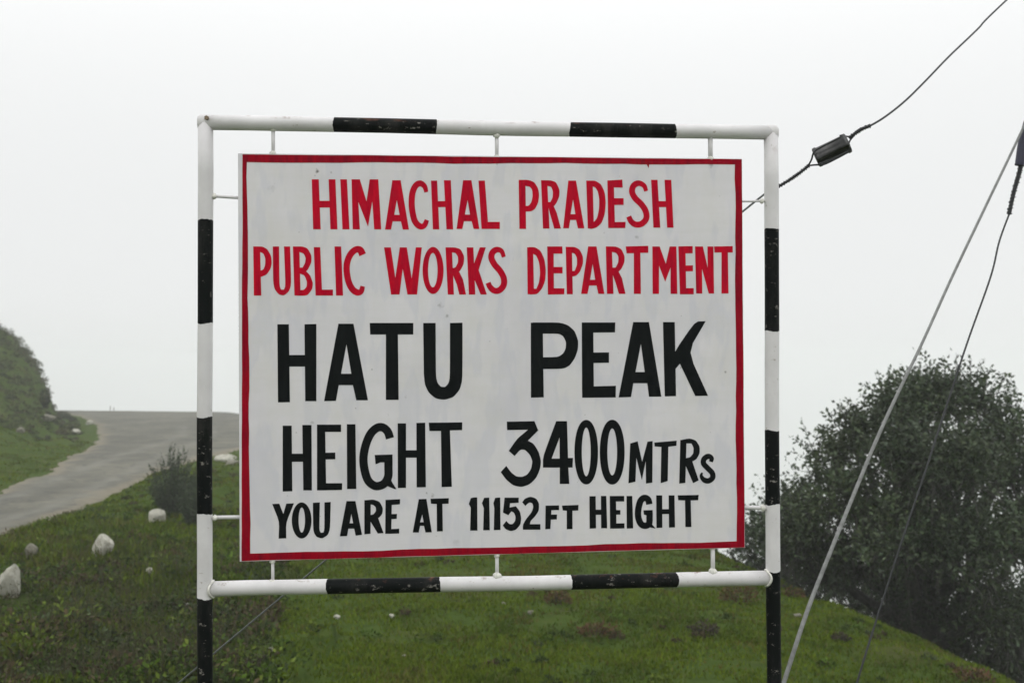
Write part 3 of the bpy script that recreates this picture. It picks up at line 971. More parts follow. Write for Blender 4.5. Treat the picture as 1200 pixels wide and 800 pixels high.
for (x0, y0, x1, y1, r_) in ((246, 229.5, 284, 232, 0.0055), (246, 606, 285, 605.5, 0.0065), (868, 236, 897, 235.5, 0.004), (871, 594, 900, 595, 0.007)):
    rod(x0, y0, x1, y1, r_, m_pipe_white)
q = S(251, 230); weld(q[0], q[1], 0.009, axis='z')
q = S(252, 606.3); weld(q[0], q[1], 0.009, axis='z')
q = S(894, 594.8); weld(q[0], q[1], 0.010, axis='z')
q = S(892.5, 235.7); weld(q[0], q[1], 0.008, axis='z')

# rusty bolt head at the upper left corner
m_rust = simple('rust', (0.20, 0.15, 0.10), 0.8, 0.4, 80)
q = S(243.5, 140)
bm = bmesh.new()
bmesh.ops.create_cone(bm, cap_ends=True, segments=6, radius1=0.0085, radius2=0.0075, depth=0.006)
bmesh.ops.rotate(bm, verts=bm.verts, matrix=Matrix.Rotation(math.pi / 2, 3, 'X'))
me = bpy.data.meshes.new('bolt_head'); bm.to_mesh(me); bm.free()
o = link('bolt_head', me, m_rust, sign); o.location = (q[0], -PR_ - 0.001, q[1])

# ------------------------------------------------------------------ cables
def smooth3(pts, n=8):
    P = [pts[0]] + list(pts) + [pts[-1]]
    out = []
    for i in range(1, len(P) - 2):
        a, b_, c, d = [Vector(q_) for q_ in P[i - 1:i + 3]]
        for k in range(n):
            t_ = k / n
            out.append(0.5 * ((2 * b_) + (c - a) * t_ + (2 * a - 5 * b_ + 4 * c - d) * t_ * t_ + (3 * b_ - a - 3 * c + d) * t_ ** 3))
    out.append(Vector(pts[-1]))
    return out

def wound(name, pts, r, wire_r, turns, mat_, parent):
    """a bundle wound with wire: core tube plus a helix of wire round it"""
    P = smooth3(pts, 12)
    tube(name, P, r * 0.8, mat_, parent, n=10)
    H = []
    n = turns * 10
    for i in range(n + 1):
        f = i / n * (len(P) - 1)
        k = min(int(f), len(P) - 2)
        p_ = P[k].lerp(P[k + 1], f - k)
        d = (P[k + 1] - P[k]).normalized()
        u = d.cross(Vector((0, 1, 0))).normalized()
        v = d.cross(u)
        a = 2 * math.pi * i / 10
        H.append(p_ + (u * math.cos(a) + v * math.sin(a)) * r * (1 + 0.15 * math.sin(i * 0.37)))
    tube('binding_wire', H, wire_r, mat_, parent, n=6)

anchor = Vector((-2.0, 5.3, 0)); anchor.z = hz(-2.0, 5.3)
POLE = Vector((3.75, 6.6))
gp = lambda x, y, Y: at(x, y, Y)
# guy wire: from an anchor in the grass, behind the board, to the insulator and on to the pole top
guy = empty('guy_wire', anchor)
tag(guy, 'thin guy wire with a black strain insulator, running behind the board', 'wire')
def rel(root, pts): return [Vector(q_) - root.location for q_ in pts]
low = [gp(130, 866, 5.9), gp(215, 795, 5.75), gp(385, 653, 5.45), gp(640, 438, 5.1), gp(872, 246.5, 4.72), gp(906, 222, 4.68), gp(916, 216, 4.66)]
anc2 = low[0] + (low[0] - low[1]) * 1.0
gzz = hz(anc2.x, anc2.y)
while anc2.z > gzz:
    anc2 = anc2 + (low[0] - low[1]) * 0.2
    gzz = hz(anc2.x, anc2.y)
guy.location = anc2
tube('wire', rel(guy, smooth3([anc2] + low, 8)), 0.0042, m_steel, guy, n=8)
wound('twisted_tail', rel(guy, [gp(910, 220, 4.67), gp(925, 211, 4.65), gp(936, 203.5, 4.64), gp(948, 194, 4.63)]), 0.0068, 0.0022, 18, m_dark_wire, guy)
# insulator body: grooved barrel
ia, ib = gp(955.5, 185.5, 4.62), gp(994.5, 167.0, 4.58)
def insulator():
    ax = (ib - ia); L = ax.length; ax.normalize()
    side = ax.cross(Vector((0, 1, 0))).normalized()
    depth = ax.cross(side)
    bm = bmesh.new()
    rings = []
    n = 40
    prof = [(0.0, 0.9), (0.02, 1.04), (0.10, 1.08), (0.13, 0.97), (0.5, 0.96), (0.87, 0.97), (0.90, 1.08), (0.98, 1.04), (1.0, 0.9)]
    R0 = 0.0335
    for (s, k) in prof:
        ring = []
        for j in range(n):
            a = 2 * math.pi * j / n
            # two lengthwise grooves in which the wires lie
            g_ = 1 - 0.28 * math.exp(-((math.atan2(math.sin(a - 2.3), math.cos(a - 2.3))) / 0.22) ** 2) - 0.28 * math.exp(-((math.atan2(math.sin(a + 2.2), math.cos(a + 2.2))) / 0.22) ** 2) - 0.2 * math.exp(-((math.atan2(math.sin(a + 0.9), math.cos(a + 0.9))) / 0.2) ** 2)
            g_ *= (abs(math.cos(a + 0.5)) ** 4 + abs(math.sin(a + 0.5)) ** 4) ** -0.25
            ring.append(bm.verts.new(ia + ax * (L * s) + (side * math.cos(a) + depth * math.sin(a)) * R0 * k * g_))
        rings.append(ring)
    for i in range(len(rings) - 1):
        for j in range(n):
            bm.faces.new((rings[i][j], rings[i][(j + 1) % n], rings[i + 1][(j + 1) % n], rings[i + 1][j])).smooth = True
    bm.faces.new(rings[0][::-1]); bm.faces.new(rings[-1])
    bmesh.ops.recalc_face_normals(bm, faces=bm.faces)
    for v_ in bm.verts: v_.co -= guy.location
    me = bpy.data.meshes.new('insulator'); bm.to_mesh(me); bm.free()
    return link('insulator', me, m_ceramic, guy)
insulator()
tube('wire_loop', rel(guy, smooth3([gp(947, 194.5, 4.63), gp(951, 187, 4.60), gp(953, 180, 4.58), gp(957, 175.5, 4.575), gp(975, 166, 4.555), gp(985, 160.8, 4.55)])), 0.0036, m_dark_wire, guy, n=8)
tube('wire_loop', rel(guy, smooth3([gp(948, 194, 4.63), gp(957, 193.2, 4.60), gp(966, 192.6, 4.585), gp(980, 186, 4.57), gp(994, 178.5, 4.56)])), 0.0036, m_dark_wire, guy, n=8)
tube('wire_loop', rel(guy, smooth3([gp(957, 193.5, 4.57), gp(975, 186.5, 4.545), gp(994, 177.5, 4.53)])), 0.0034, m_dark_wire, guy, n=8)
tube('wire_loop', rel(guy, smooth3([gp(984, 158.8, 4.57), gp(989, 159.6, 4.57), gp(996, 160.4, 4.575)])), 0.0034, m_dark_wire, guy, n=8)
tube('wire_loop', rel(guy, smooth3([gp(994.5, 178, 4.57), gp(994.3, 171, 4.565), gp(996, 165, 4.57), gp(1000, 160, 4.575)])), 0.0034, m_dark_wire, guy, n=8)
wound('twisted_tail', rel(guy, [gp(995, 162, 4.575), gp(1003, 156, 4.57), gp(1010, 151.5, 4.57), gp(1020, 147.5, 4.57)]), 0.0072, 0.0022, 11, m_dark_wire, guy)
pole_top_hit = Vector((POLE.x, POLE.y, gp(1344, -154, 6.6).z))
up = [gp(1014, 150.5, 4.57), gp(1035, 138.5, 4.62), gp(1060, 119, 4.74), gp(1085, 94.5, 4.86), gp(1112, 66.5, 5.0), gp(1145, 35, 5.2), gp(1181, -1, 5.4), Vector((POLE.x - 0.02, POLE.y, pole_top_hit.z))]
tube('wire', rel(guy, smooth3(up)), 0.0042, m_dark_wire, guy, n=8)

# pale cable
c2 = empty('pale_cable', (0, 0, 0))
pc = [gp(893, 880, 4.3), gp(926, 776, 4.42), gp(948, 710, 4.55), gp(974, 644, 4.7), gp(1001, 578, 4.87), gp(1025, 520, 5.03), gp(1050, 465, 5.2), gp(1081, 401, 5.38), gp(1115, 326, 5.6), gp(1155, 242, 5.8), gp(1200, 148, 6.0), gp(1255, 30, 6.3)]
e_ = pc[0] + (pc[0] - pc[1]) * 0.5
while e_.z > hz(e_.x, e_.y): e_ = e_ + (pc[0] - pc[1]) * 0.2
c2.location = e_
tag(c2, 'pale grey cable slanting up from the grass just right of the sign frame', 'cable')
rad = [0.0125] * 2 + [0.0115] * 6 + [0.0085] * 20
pts = smooth3([e_] + pc + [Vector((POLE.x - 0.03, POLE.y - 0.03, pole_top_hit.z - 0.12))])
rr_ = [float(np.interp(i / (len(pts) - 1), [0, 0.25, 0.5, 0.62, 1], [0.0088, 0.0084, 0.0078, 0.0068, 0.0066])) for i in range(len(pts))]
tube('cable', rel(c2, pts), rr_, m_pale_cable, c2, n=10)

# dark cable with its sleeve
c3 = empty('dark_cable', (0, 0, 0))
dc = [gp(975, 905, 5.2), gp(1005, 797, 5.3), gp(1028, 723, 5.4), gp(1059, 627, 5.5), gp(1084, 553, 5.6), gp(1107, 482, 5.7), gp(1134, 400, 5.8), gp(1161, 324, 5.9), gp(1171, 283, 5.95), gp(1183, 250, 6.0)]
e_ = dc[0] + (dc[0] - dc[1]) * 0.3
while e_.z > hz(e_.x, e_.y): e_ = e_ + (dc[0] - dc[1]) * 0.15
c3.location = e_
tag(c3, 'thin black cable with a navy sleeve at its top, in front of the tree', 'cable')
tube('cable', rel(c3, smooth3([e_] + dc)), 0.0050, m_dark_wire, c3, n=8)
wound('twisted_tail', rel(c3, [gp(1182.5, 251, 6.0), gp(1188, 226, 6.01), gp(1194, 205, 6.02), gp(1197.5, 190, 6.03)]), 0.012, 0.0028, 20, m_dark_wire, c3)
slv = [gp(1194.5, 194, 6.03), gp(1195.5, 188, 6.03), gp(1198, 170, 6.04), gp(1203, 150, 6.05), gp(1212, 122, 6.08)]
tube('sleeve', rel(c3, smooth3(slv)), 0.024, m_sleeve, c3, n=14)
tube('cable', rel(c3, smooth3([gp(1210, 128, 6.08), gp(1262, -5, 6.35), Vector((POLE.x + 0.02, POLE.y - 0.05, pole_top_hit.z - 0.2))])), 0.0062, m_dark_wire, c3, n=8)

# the pole the stays are fixed to, just outside the picture
pole = empty('utility_pole', (POLE.x, POLE.y, hz(POLE.x, POLE.y) - 0.3))
tag(pole, 'weathered wooden utility pole at which the three cables meet', 'pole')
tube('pole_shaft', [(0, 0, 0), (0, 0, 3), (0, 0, 7.6)], [0.12, 0.11, 0.09], m_wood_pole, pole, n=16)
zc = pole_top_hit.z - pole.location.z
tube('clamp_band', [(0, 0, zc - 0.25), (0, 0, zc + 0.05)], 0.112, m_steel, pole, n=20)

# ------------------------------------------------------------------ trees
def leaf_material(name, dark, mid, light):
    m, t, b = M(name)
    at_ = t.nodes.new('ShaderNodeAttribute'); at_.attribute_name = 'tint'
    c = mix(t, 1.0, at_.outputs['Color'], ramp(t, noise_node(t, 0.9, 4), [(0.3, dark), (0.55, mid), (0.75, light)]), 'MULTIPLY')
    t.links.new(c, b.inputs['Base Color'])
    b.inputs['Roughness'].default_value = 0.55
    b.inputs['Specular IOR Level'].default_value = 0.25
    return m
m_oak = leaf_material('oak_leaves', (0.026, 0.041, 0.020), (0.040, 0.060, 0.028), (0.068, 0.094, 0.042))
m_bark = simple('grey_bark', (0.045, 0.042, 0.036), 0.9, 0.4, 10, bmp=0.6, bd=0.02)

def rand_unit(n):
    v = RNG.normal(size=(n, 3))
    return v / np.linalg.norm(v, axis=1, keepdims=True)

def leaves_mesh(name, P, D, size, tint, aspect=0.52):
    """P leaf base points, D leaf directions; each leaf a folded rhombus of two triangles"""
    n = len(P)
    up = rand_unit(n)
    side = np.cross(D, up); side /= np.linalg.norm(side, axis=1, keepdims=True) + 1e-9
    nor = np.cross(side, D)
    L = size[:, None]
    tip = P + D * L
    mid_ = P + D * L * 0.5 + nor * L * 0.06
    a = mid_ + side * L * aspect * 0.5
    c = mid_ - side * L * aspect * 0.5
    V = np.stack([P, a, tip, c], 1).reshape(-1, 3)
    i = np.arange(n)[:, None] * 4
    F = np.concatenate([i, i + 1, i + 2, i, i + 2, i + 3], 1).reshape(-1, 3)
    me = mesh_np(name, V, F, 3, {'tint': np.repeat(tint, 4, axis=0)})
    return me

def branch_tubes(name, segs, mat_, parent, n=6):
    """segs: list of (points, radii) joined in one mesh"""
    V, F = [], []
    for pts, rads in segs:
        prev = None
        base = len(V)
        m_ = len(pts)
        for i, p_ in enumerate(pts):
            p_ = Vector(p_)
            d = (Vector(pts[min(i + 1, m_ - 1)]) - Vector(pts[max(i - 1, 0)])).normalized()
            ref = prev or (Vector((1, 0, 0)) if abs(d.x) < 0.9 else Vector((0, 1, 0)))
            u = (ref - d * ref.dot(d)).normalized(); prev = u
            v = d.cross(u)
            for k in range(n):
                a = 2 * math.pi * k / n
                V.append(p_ + (u * math.cos(a) + v * math.sin(a)) * rads[i])
        for i in range(m_ - 1):
            for k in range(n):
                F.append((base + i * n + k, base + i * n + (k + 1) % n, base + (i + 1) * n + (k + 1) % n, base + (i + 1) * n + k))
    me = bpy.data.meshes.new(name)
    me.from_pydata([tuple(v_) for v_ in V], [], F)
    return link(name, me, mat_, parent, smooth=True)

def bent(a, c, sag, n=6, wob=0.12):
    out = []
    rr = random.Random(int(abs(a[0] * 31 + c[0] * 17 + c[2] * 7) * 100))
    for i in range(n + 1):
        t_ = i / n
        p_ = Vector(a).lerp(Vector(c), t_)
        p_.z += sag * math.sin(math.pi * t_)
        if 0 < i < n:
            p_ += Vector((rr.uniform(-wob, wob), rr.uniform(-wob, wob), rr.uniform(-wob, wob)))
        out.append(p_)
    return out

def tree(name, label, base, clumps, leaf_len, twigs_per_m2, mat_leaf, trunk_top, trunk_r, leaves_per_twig=13, group=None):
    """clumps: world (x, y, z, r, density)"""
    root = empty(name, base)
    tag(root, label, 'tree', group)
    B = Vector(base)
    tt = Vector(trunk_top)
    tr = bent((0, 0, -0.3), tt - B, 0, 7, 0.07)
    branch_tubes('trunk', [(tr, [trunk_r * (1.25 - 0.75 * i / 7) for i in range(8)])], m_bark, root, 10)
    twigsegs = []
    P, D, SZ, TI = [], [], [], []
    twl = leaf_len * 5.5
    for ci, (x, y, z, r, dens) in enumerate(clumps):
        c = Vector((x, y, z))
        start = tr[-1 - (ci % 3)]
        limb = bent(start, c - B, 0.15 * r, 6, 0.1)
        rad0 = trunk_r * 0.42
        o = branch_tubes('limb', [(limb, [rad0 * (1 - 0.8 * i / 6) + 0.01 for i in range(7)])], m_bark, root, 7)
        nt_ = int(twigs_per_m2 * 4 * math.pi * r * r * dens)
        K = 11
        su = rand_unit(K)
        su[:, 2] = np.where(su[:, 2] < -0.5, -su[:, 2], su[:, 2])
        sc_k = np.array([x, y, z]) + su * r * RNG.uniform(0.45, 0.82, (K, 1))
        which = RNG.integers(0, K, nt_)
        tone = RNG.uniform(0.72, 1.35, K)[which]
        u = rand_unit(nt_)
        sr = r * RNG.uniform(0.26, 0.42, K)[which]
        rad_ = sr * RNG.random(nt_) ** 0.42
        pos = sc_k[which] + u * rad_[:, None] * np.array([1.1, 1.1, 0.75])
        core = RNG.random(nt_) < 0.12
        pos[core] = np.array([x, y, z]) + u[core] * r * 0.75 * RNG.random((core.sum(), 1)) ** 0.5
        # holes
        keep = (np.sin(pos[:, 0] * 3.1 + pos[:, 2] * 1.3 + ci) * np.sin(pos[:, 2] * 3.7 - pos[:, 1] * 1.1) > -0.45) | (RNG.random(nt_) < 0.25)
        pos, u, tone = pos[keep], u[keep], tone[keep]
        nt_ = len(pos)
        dirn = u * 0.55 + rand_unit(nt_) * 0.55 + np.array([0, 0, 0.55])
        dirn /= np.linalg.norm(dirn, axis=1, keepdims=True)
        ln = twl * RNG.uniform(0.6, 1.3, nt_)
        ln = np.where((rad_[keep] > 0.85 * sr[keep]) & (RNG.random(nt_) < 0.25), ln * 1.25, ln)
        for k in range(0, nt_, 6):
            a = Vector(pos[k]) - B
            e = a + Vector(dirn[k]) * ln[k]
            s = a - Vector(dirn[k]) * ln[k] * 1.2 + Vector((0, 0, -0.05))
            twigsegs.append(([s, a, e], [0.009, 0.006, 0.003]))
        for k in range(leaves_per_twig):
            f = (k + RNG.random(nt_)) / leaves_per_twig
            pp = pos + dirn * (ln * f)[:, None] + rand_unit(nt_) * leaf_len * 0.25
            dd = dirn * 0.5 + rand_unit(nt_)
            dd /= np.linalg.norm(dd, axis=1, keepdims=True) + 1e-9
            P.append(pp); D.append(dd)
            SZ.append(leaf_len * RNG.uniform(0.6, 1.2, nt_))
            base_t = (0.75 + 0.5 * RNG.random(nt_)) * tone
            TI.append(np.stack([base_t * RNG.uniform(0.9, 1.15, nt_), base_t, base_t * RNG.uniform(0.8, 1.1, nt_)], -1))
        # a few secondary limbs in the clump
        segs = []
        for q_ in range(4):
            e = Vector(rand_unit(1)[0]) * r * 0.85
            segs.append((bent(c - B, c - B + e, 0.05, 4, 0.06), [rad0 * 0.35, rad0 * 0.28, rad0 * 0.2, rad0 * 0.14, 0.006]))
        sub = branch_tubes('bough', segs, m_bark, o, 5)
    P = np.concatenate(P) - np.array(base); D = np.concatenate(D); SZ = np.concatenate(SZ); TI = np.concatenate(TI)
    cr = link('crown', leaves_mesh('crown', P, D, SZ, TI), mat_leaf, root)
    cr['kind'] = 'stuff'
    tw = branch_tubes('twigs', twigsegs, m_bark, root, 3)
    tw['kind'] = 'stuff'
    print(name, 'leaves', len(P))
    return root

def clump_px(lst, Y0):
    out = []
    for (px, py, rpx, dy, dens) in lst:
        rpx *= 0.86
        p_ = at(px, py, Y0 + dy)
        out.append((p_.x, p_.y, p_.z, rpx / FPX * (Y0 + dy), dens))
    return out
YT = 18.0
main_c = clump_px([
 (1085, 488, 46, 0, 1.0), (1128, 482, 42, 0.4, 1.0), (1164, 506, 36, 0.5, 0.9), (1040, 500, 42, -0.4, 1.0), (1003, 520, 38, 0, 0.9), (1105, 460, 20, 0, 0.8), (1070, 462, 20, 0.2, 0.8), (1188, 520, 22, 0, 0.8),
 (978, 543, 36, 0.3, 0.6), (968, 575, 28, 0.0, 0.5), (1060, 560, 62, -1.2, 1.1), (1130, 560, 60, -1.0, 1.0), (1178, 560, 48, 0, 0.9), (1000, 600, 50, -0.6, 1.0),
 (955, 622, 36, 0, 1.1), (930, 600, 26, 0.4, 0.9), (925, 650, 40, 0.4, 1.2), (965, 680, 40, 0.4, 1.2), (1060, 640, 66, -1.4, 1.2), (1140, 650, 70, -1.2, 1.2), (1215, 640, 60, 0, 1.0), (1010, 668, 48, 0, 0.9), (1080, 700, 56, -0.3, 1.1),
 (1160, 740, 60, -0.8, 0.9), (1230, 745, 60, -0.5, 0.9), (1225, 560, 40, 0.6, 0.6), (1130, 775, 46, 0.3, 0.7), (1200, 810, 60, 0, 0.8)], YT)
bx, by = 6.6, 18.4
tree('oak_tree', 'large dark evergreen oak with a domed crown on the slope right of the sign', (bx, by, hz(bx, by) - 0.1),
     main_c, 0.086, 68, m_oak, (bx + 0.1, by, -2.6), 0.28)
side_c = clump_px([
 (905, 612, 24, 0, 0.6), (935, 606, 20, 0.3, 0.6), (885, 640, 24, 0, 0.7), (920, 648, 32, -0.3, 1.0), (862, 655, 20, 0.2, 0.5), (845, 668, 14, 0, 0.5),
 (955, 665, 30, 0, 1.0), (900, 680, 30, 0, 0.9), (985, 690, 30, -0.2, 1.0), (930, 700, 34, 0, 1.0), (1010, 720, 30, 0, 0.8), (1060, 745, 30, 0, 0.8)], 22.0)
sx, sy = 5.3, 22.0
tree('oak_tree', 'smaller sparse tree whose top shows between the board and the right post', (sx, sy, hz(sx, sy) - 0.1),
     side_c, 0.095, 66, m_oak, (sx, sy, -4.2), 0.13)

# ------------------------------------------------------------------ low vegetation
m_grass, t, b = M('grass_blades')
at_ = t.nodes.new('ShaderNodeAttribute'); at_.attribute_name = 'tint'
t.links.new(at_.outputs['Color'], b.inputs['Base Color'])
b.inputs['Roughness'].default_value = 0.8
b.inputs['Specular IOR Level'].default_value = 0.04
m_leafy = m_grass

def sample_ground(n, ymin, ymax, pxmin=-40, pxmax=1240, power=1.0):
    Y = ymin + (ymax - ymin) * RNG.random(n) ** power
    px = RNG.uniform(pxmin, pxmax, n)
    X = (px - 600) / FPX * Y
    return X, Y, px

def grass():
    n = 430000
    # area grows with Y, so sample with more rows near the camera
    u = RNG.random(n)
    Y = 9.5 * (52 / 9.5) ** (u ** 1.05)
    px = RNG.uniform(-30, 1200, n)
    X = (px - 600) / FPX * Y
    ed = edge_dist(X, Y)
    patch = fbm(X * 1.6, Y * 1.6, 51)
    keep = (ed < 1.5) & (road_mask(X + 1.3 * fbm(X * 1.5, Y * 1.5, 60), Y, 0.08) < 0.3) & (RNG.random(n) < 0.65 + 2.2 * patch)
    X, Y, patch = X[keep], Y[keep], patch[keep]
    n = len(X)
    Z = height(X, Y)
    lush = fbm(X * 0.45, Y * 0.45, 53)
    h = (0.022 + 0.025 * RNG.random(n) + 0.06 * np.clip(lush + 0.02, 0, 1)) * (0.75 + 0.02 * Y)
    left = sstep(-2.2, -4.0, X) * sstep(30, 18, Y)
    h *= 1 + 1.9 * left
    w = 0.006 + 0.0006 * Y
    a = RNG.uniform(0, 2 * np.pi, n)
    lean = RNG.uniform(0.2, 0.9, n) * h
    b_ = RNG.uniform(0, 2 * np.pi, n)
    P0 = np.stack([X - np.cos(a) * w, Y - np.sin(a) * w, Z - 0.01], -1)
    P1 = np.stack([X + np.cos(a) * w, Y + np.sin(a) * w, Z - 0.01], -1)
    P2 = np.stack([X + np.cos(b_) * lean, Y + np.sin(b_) * lean, Z + h], -1)
    V = np.stack([P0, P1, P2], 1).reshape(-1, 3)
    F = np.arange(3 * n)
    g1 = np.array([0.072, 0.112, 0.007]); g2 = np.array([0.112, 0.156, 0.011]); g3 = np.array([0.034, 0.062, 0.008]); br = np.array([0.125, 0.085, 0.042]); rd = np.array([0.12, 0.05, 0.032])
    r = RNG.random(n)[:, None]
    c = g1 * (1 - r) + g2 * r
    dk = sstep(0.0, 0.22, fbm(X * 0.9, Y * 0.9, 57))[:, None]
    c = c * (1 - 0.55 * dk) + g3 * 0.55 * dk
    bn = sstep(0.05, 0.22, fbm(X * 0.75 + 40, Y * 0.75, 58))[:, None]
    c = np.where(RNG.random((n, 1)) < 0.12 + 0.50 * bn, c * 0.5 + br * 0.45, c)
    rn = sstep(0.12, 0.24, fbm(X * 1.1 - 40, Y * 1.1, 59))[:, None]
    c = np.where(RNG.random((n, 1)) < 0.40 * rn, c * 0.6 + rd * 0.4, c)
    me = mesh_np('grass', V, F, 3, {'tint': np.repeat(c, 3, axis=0)})
    o = link('grass', me, m_grass)
    tag(o, 'short grazed mountain turf covering the slope', 'grass', kind='stuff')
    print('grass blades', n)
grass()

def weed_leaves(cx, cy, cz, n, h, spread, col_a, col_b, leaf=0.05, upright=0.5):
    """arrays for one leafy clump"""
    r = spread * np.sqrt(RNG.random(n)); a = RNG.uniform(0, 2 * np.pi, n)
    hh = h * (1 - 0.6 * (r / spread) ** 2) * RNG.uniform(0.1, 1.0, n)
    P = np.stack([cx + r * np.cos(a), cy + r * np.sin(a), cz + hh], -1)
    D = np.stack([np.cos(a) * (1 - upright), np.sin(a) * (1 - upright), np.full(n, upright)], -1) + 0.5 * rand_unit(n)
    D /= np.linalg.norm(D, axis=1, keepdims=True)
    t_ = RNG.random((n, 1))
    C = (np.array(col_a) * (1 - t_) + np.array(col_b) * t_) * RNG.uniform(0.7, 1.25, (n, 1))
    return P, D, leaf * RNG.uniform(0.6, 1.3, n), C

PALETTE = [((0.045, 0.085, 0.012), (0.080, 0.13, 0.018)), ((0.028, 0.048, 0.012), (0.05, 0.075, 0.018)), ((0.085, 0.125, 0.018), (0.12, 0.155, 0.028)),
           ((0.055, 0.046, 0.026), (0.085, 0.066, 0.036)), ((0.040, 0.058, 0.026), (0.065, 0.085, 0.038))]

def undergrowth():
    P, D, SZ, C = [], [], [], []
    n = 3600
    k = 0
    Ys = 9.4 * (34 / 9.4) ** RNG.random(n)
    pxs = np.where(RNG.random(n) < 0.62, RNG.uniform(-30, 330, n), RNG.uniform(200, 1130, n))
    Xs = (pxs - 600) / FPX * Ys
    ed = edge_dist(Xs, Ys); rm = road_mask(Xs, Ys, 0.2)
    zs = height(Xs, Ys)
    cl = fbm(Xs * 0.9, Ys * 0.9, 70)
    for i in range(n):
        if ed[i] > 1.0 or rm[i] > 0.05: continue
        if cl[i] < -0.02 and RNG.random() < 0.7: continue
        if pxs[i] > 330 and (cl[i] < 0.06 or RNG.random() < 0.5): continue
        leftish = pxs[i] < 330 and Ys[i] < 26
        h = 0.07 + 0.27 * RNG.random() ** 1.6 if leftish else RNG.uniform(0.03, 0.10)
        if leftish and Ys[i] > 17: h *= 0.6
        w = [0.26, 0.26, 0.14, 0.22, 0.12] if leftish else [0.35, 0.3, 0.08, 0.2, 0.07]
        pal = PALETTE[RNG.choice(5, p=w)]
        a = weed_leaves(Xs[i], Ys[i], zs[i], int(RNG.integers(30, 75)), h, h * RNG.uniform(0.6, 1.2), pal[0], pal[1], 0.035 + 0.11 * h, 0.45)
        P.append(a[0]); D.append(a[1]); SZ.append(a[2]); C.append(a[3])
    me = leaves_mesh('undergrowth', np.concatenate(P), np.concatenate(D), np.concatenate(SZ), np.concatenate(C), 0.5)
    o = link('undergrowth', me, m_leafy)
    tag(o, 'low tangle of leafy weeds over the bank below the road', 'weeds', kind='stuff')
    # dry stalks in the lower left
    n = 4200
    Y = 9.6 * (19 / 9.6) ** RNG.random(n)
    px = RNG.normal(150, 60, n)
    sel = RNG.random(n) < 0.35
    px[sel] = RNG.uniform(-20, 320, sel.sum())
    X = (px - 600) / FPX * Y
    Z = height(X, Y)
    h = RNG.uniform(0.15, 0.48, n)
    lean = rand_unit(n) * 0.18
    a = RNG.uniform(0, np.pi, n); w = 0.0035
    P0 = np.stack([X - np.cos(a) * w, Y - np.sin(a) * w, Z], -1)
    P1 = np.stack([X + np.cos(a) * w, Y + np.sin(a) * w, Z], -1)
    P2 = np.stack([X + lean[:, 0] * h, Y + lean[:, 1] * h, Z + h], -1)
    V = np.stack([P0, P1, P2], 1).reshape(-1, 3)
    t_ = RNG.random((n, 1))
    C = np.array([0.085, 0.075, 0.045]) * (1 - t_) + np.array([0.05, 0.055, 0.03]) * t_
    # seed heads
    k = RNG.integers(0, n, 9000)
    f = RNG.uniform(0.5, 1.02, 9000)[:, None]
    base_ = np.stack([X, Y, Z], -1)
    Pq = base_[k] * (1 - f) + P2[k] * f
    Cq = C[k] * RNG.uniform(0.7, 1.5, (9000, 1))
    me2 = leaves_mesh('dry_stalk_heads', Pq, rand_unit(9000) * np.array([1, 1, 0.6]) + np.array([0, 0, 0.4]), np.full(9000, 0.022), Cq, 0.5)
    me1 = mesh_np('dry_stalks', V, np.arange(3 * n), 3, {'tint': np.repeat(C, 3, axis=0)})
    bm = bmesh.new(); bm.from_mesh(me1); bm.from_mesh(me2); bm.to_mesh(me1); bm.free()
    o = link('dry_stalks', me1, m_leafy)
    tag(o, 'thin brown dried weed stalks in the lower left corner', 'weeds', kind='stuff')
undergrowth()

def plant(name, label, pos, n, h, spread, ca, cb, leaf, upright, group, stems=6, cat='plant'):
    root = empty(name, pos)
    tag(root, label, cat, group)
    a = weed_leaves(0, 0, 0, n, h, spread, ca, cb, leaf, upright)
    f = link('foliage', leaves_mesh('foliage', a[0], a[1], a[2], a[3], 0.45), m_leafy, root)
    f['kind'] = 'stuff'
    segs = []
    for k in range(stems):
        ang = random.uniform(0, 6.28); rr = random.uniform(0.1, 0.8) * spread
        top = Vector((math.cos(ang) * rr, math.sin(ang) * rr, h * random.uniform(0.6, 1.0)))
        segs.append((bent((top.x * 0.2, top.y * 0.2, -0.05), top, 0, 3, 0.01), [0.006, 0.005, 0.004, 0.002]))
    branch_tubes('stems', segs, m_bark, root, 5)
    return root

RUST = ((0.115, 0.062, 0.035), (0.075, 0.060, 0.028))
DARKB = ((0.07, 0.055, 0.04), (0.045, 0.045, 0.03))
for (px, py, wpx, hpx, pal, lab) in (
    (653, 708, 15, 20, RUST, 'rust brown weed clump just below the lower rail, under the right half of the board'),
    (866, 706, 22, 26, RUST, 'large rust brown weed clump close left of the right post below the rail'),
    (300, 668, 26, 14, RUST, 'reddish weed clump seen between the left post and the bottom left board corner'),
    (196, 655, 18, 9, RUST, 'small reddish weed clump below the two pale stones beside the road'),
    (300, 790, 16, 18, DARKB, 'dark brown weed clump at the bottom edge beside the left post'),
    (700, 745, 22, 14, RUST, 'low russet weed clump in open turf below the black band of the rail'),
    (825, 745, 18, 16, DARKB, 'dull brown weed clump in the turf left of the right post'),
    (985, 752, 10, 10, DARKB, 'tiny dark weed clump on the turf right of the right post'),
    (1140, 797, 22, 14, RUST, 'brownish weed clump at the very lip of the slope'),
    (930, 700, 12, 12, RUST, 'reddish weed clump at the shoulder by the right post')):
    g = on_ground(px, py)
    s = g.y / FPX
    plant('weed_clump', lab, g, int(90 + wpx * hpx * 0.5), hpx * s, wpx * s, pal[0], pal[1], 0.05, 0.5, 'brown weed clumps in the turf', 4)

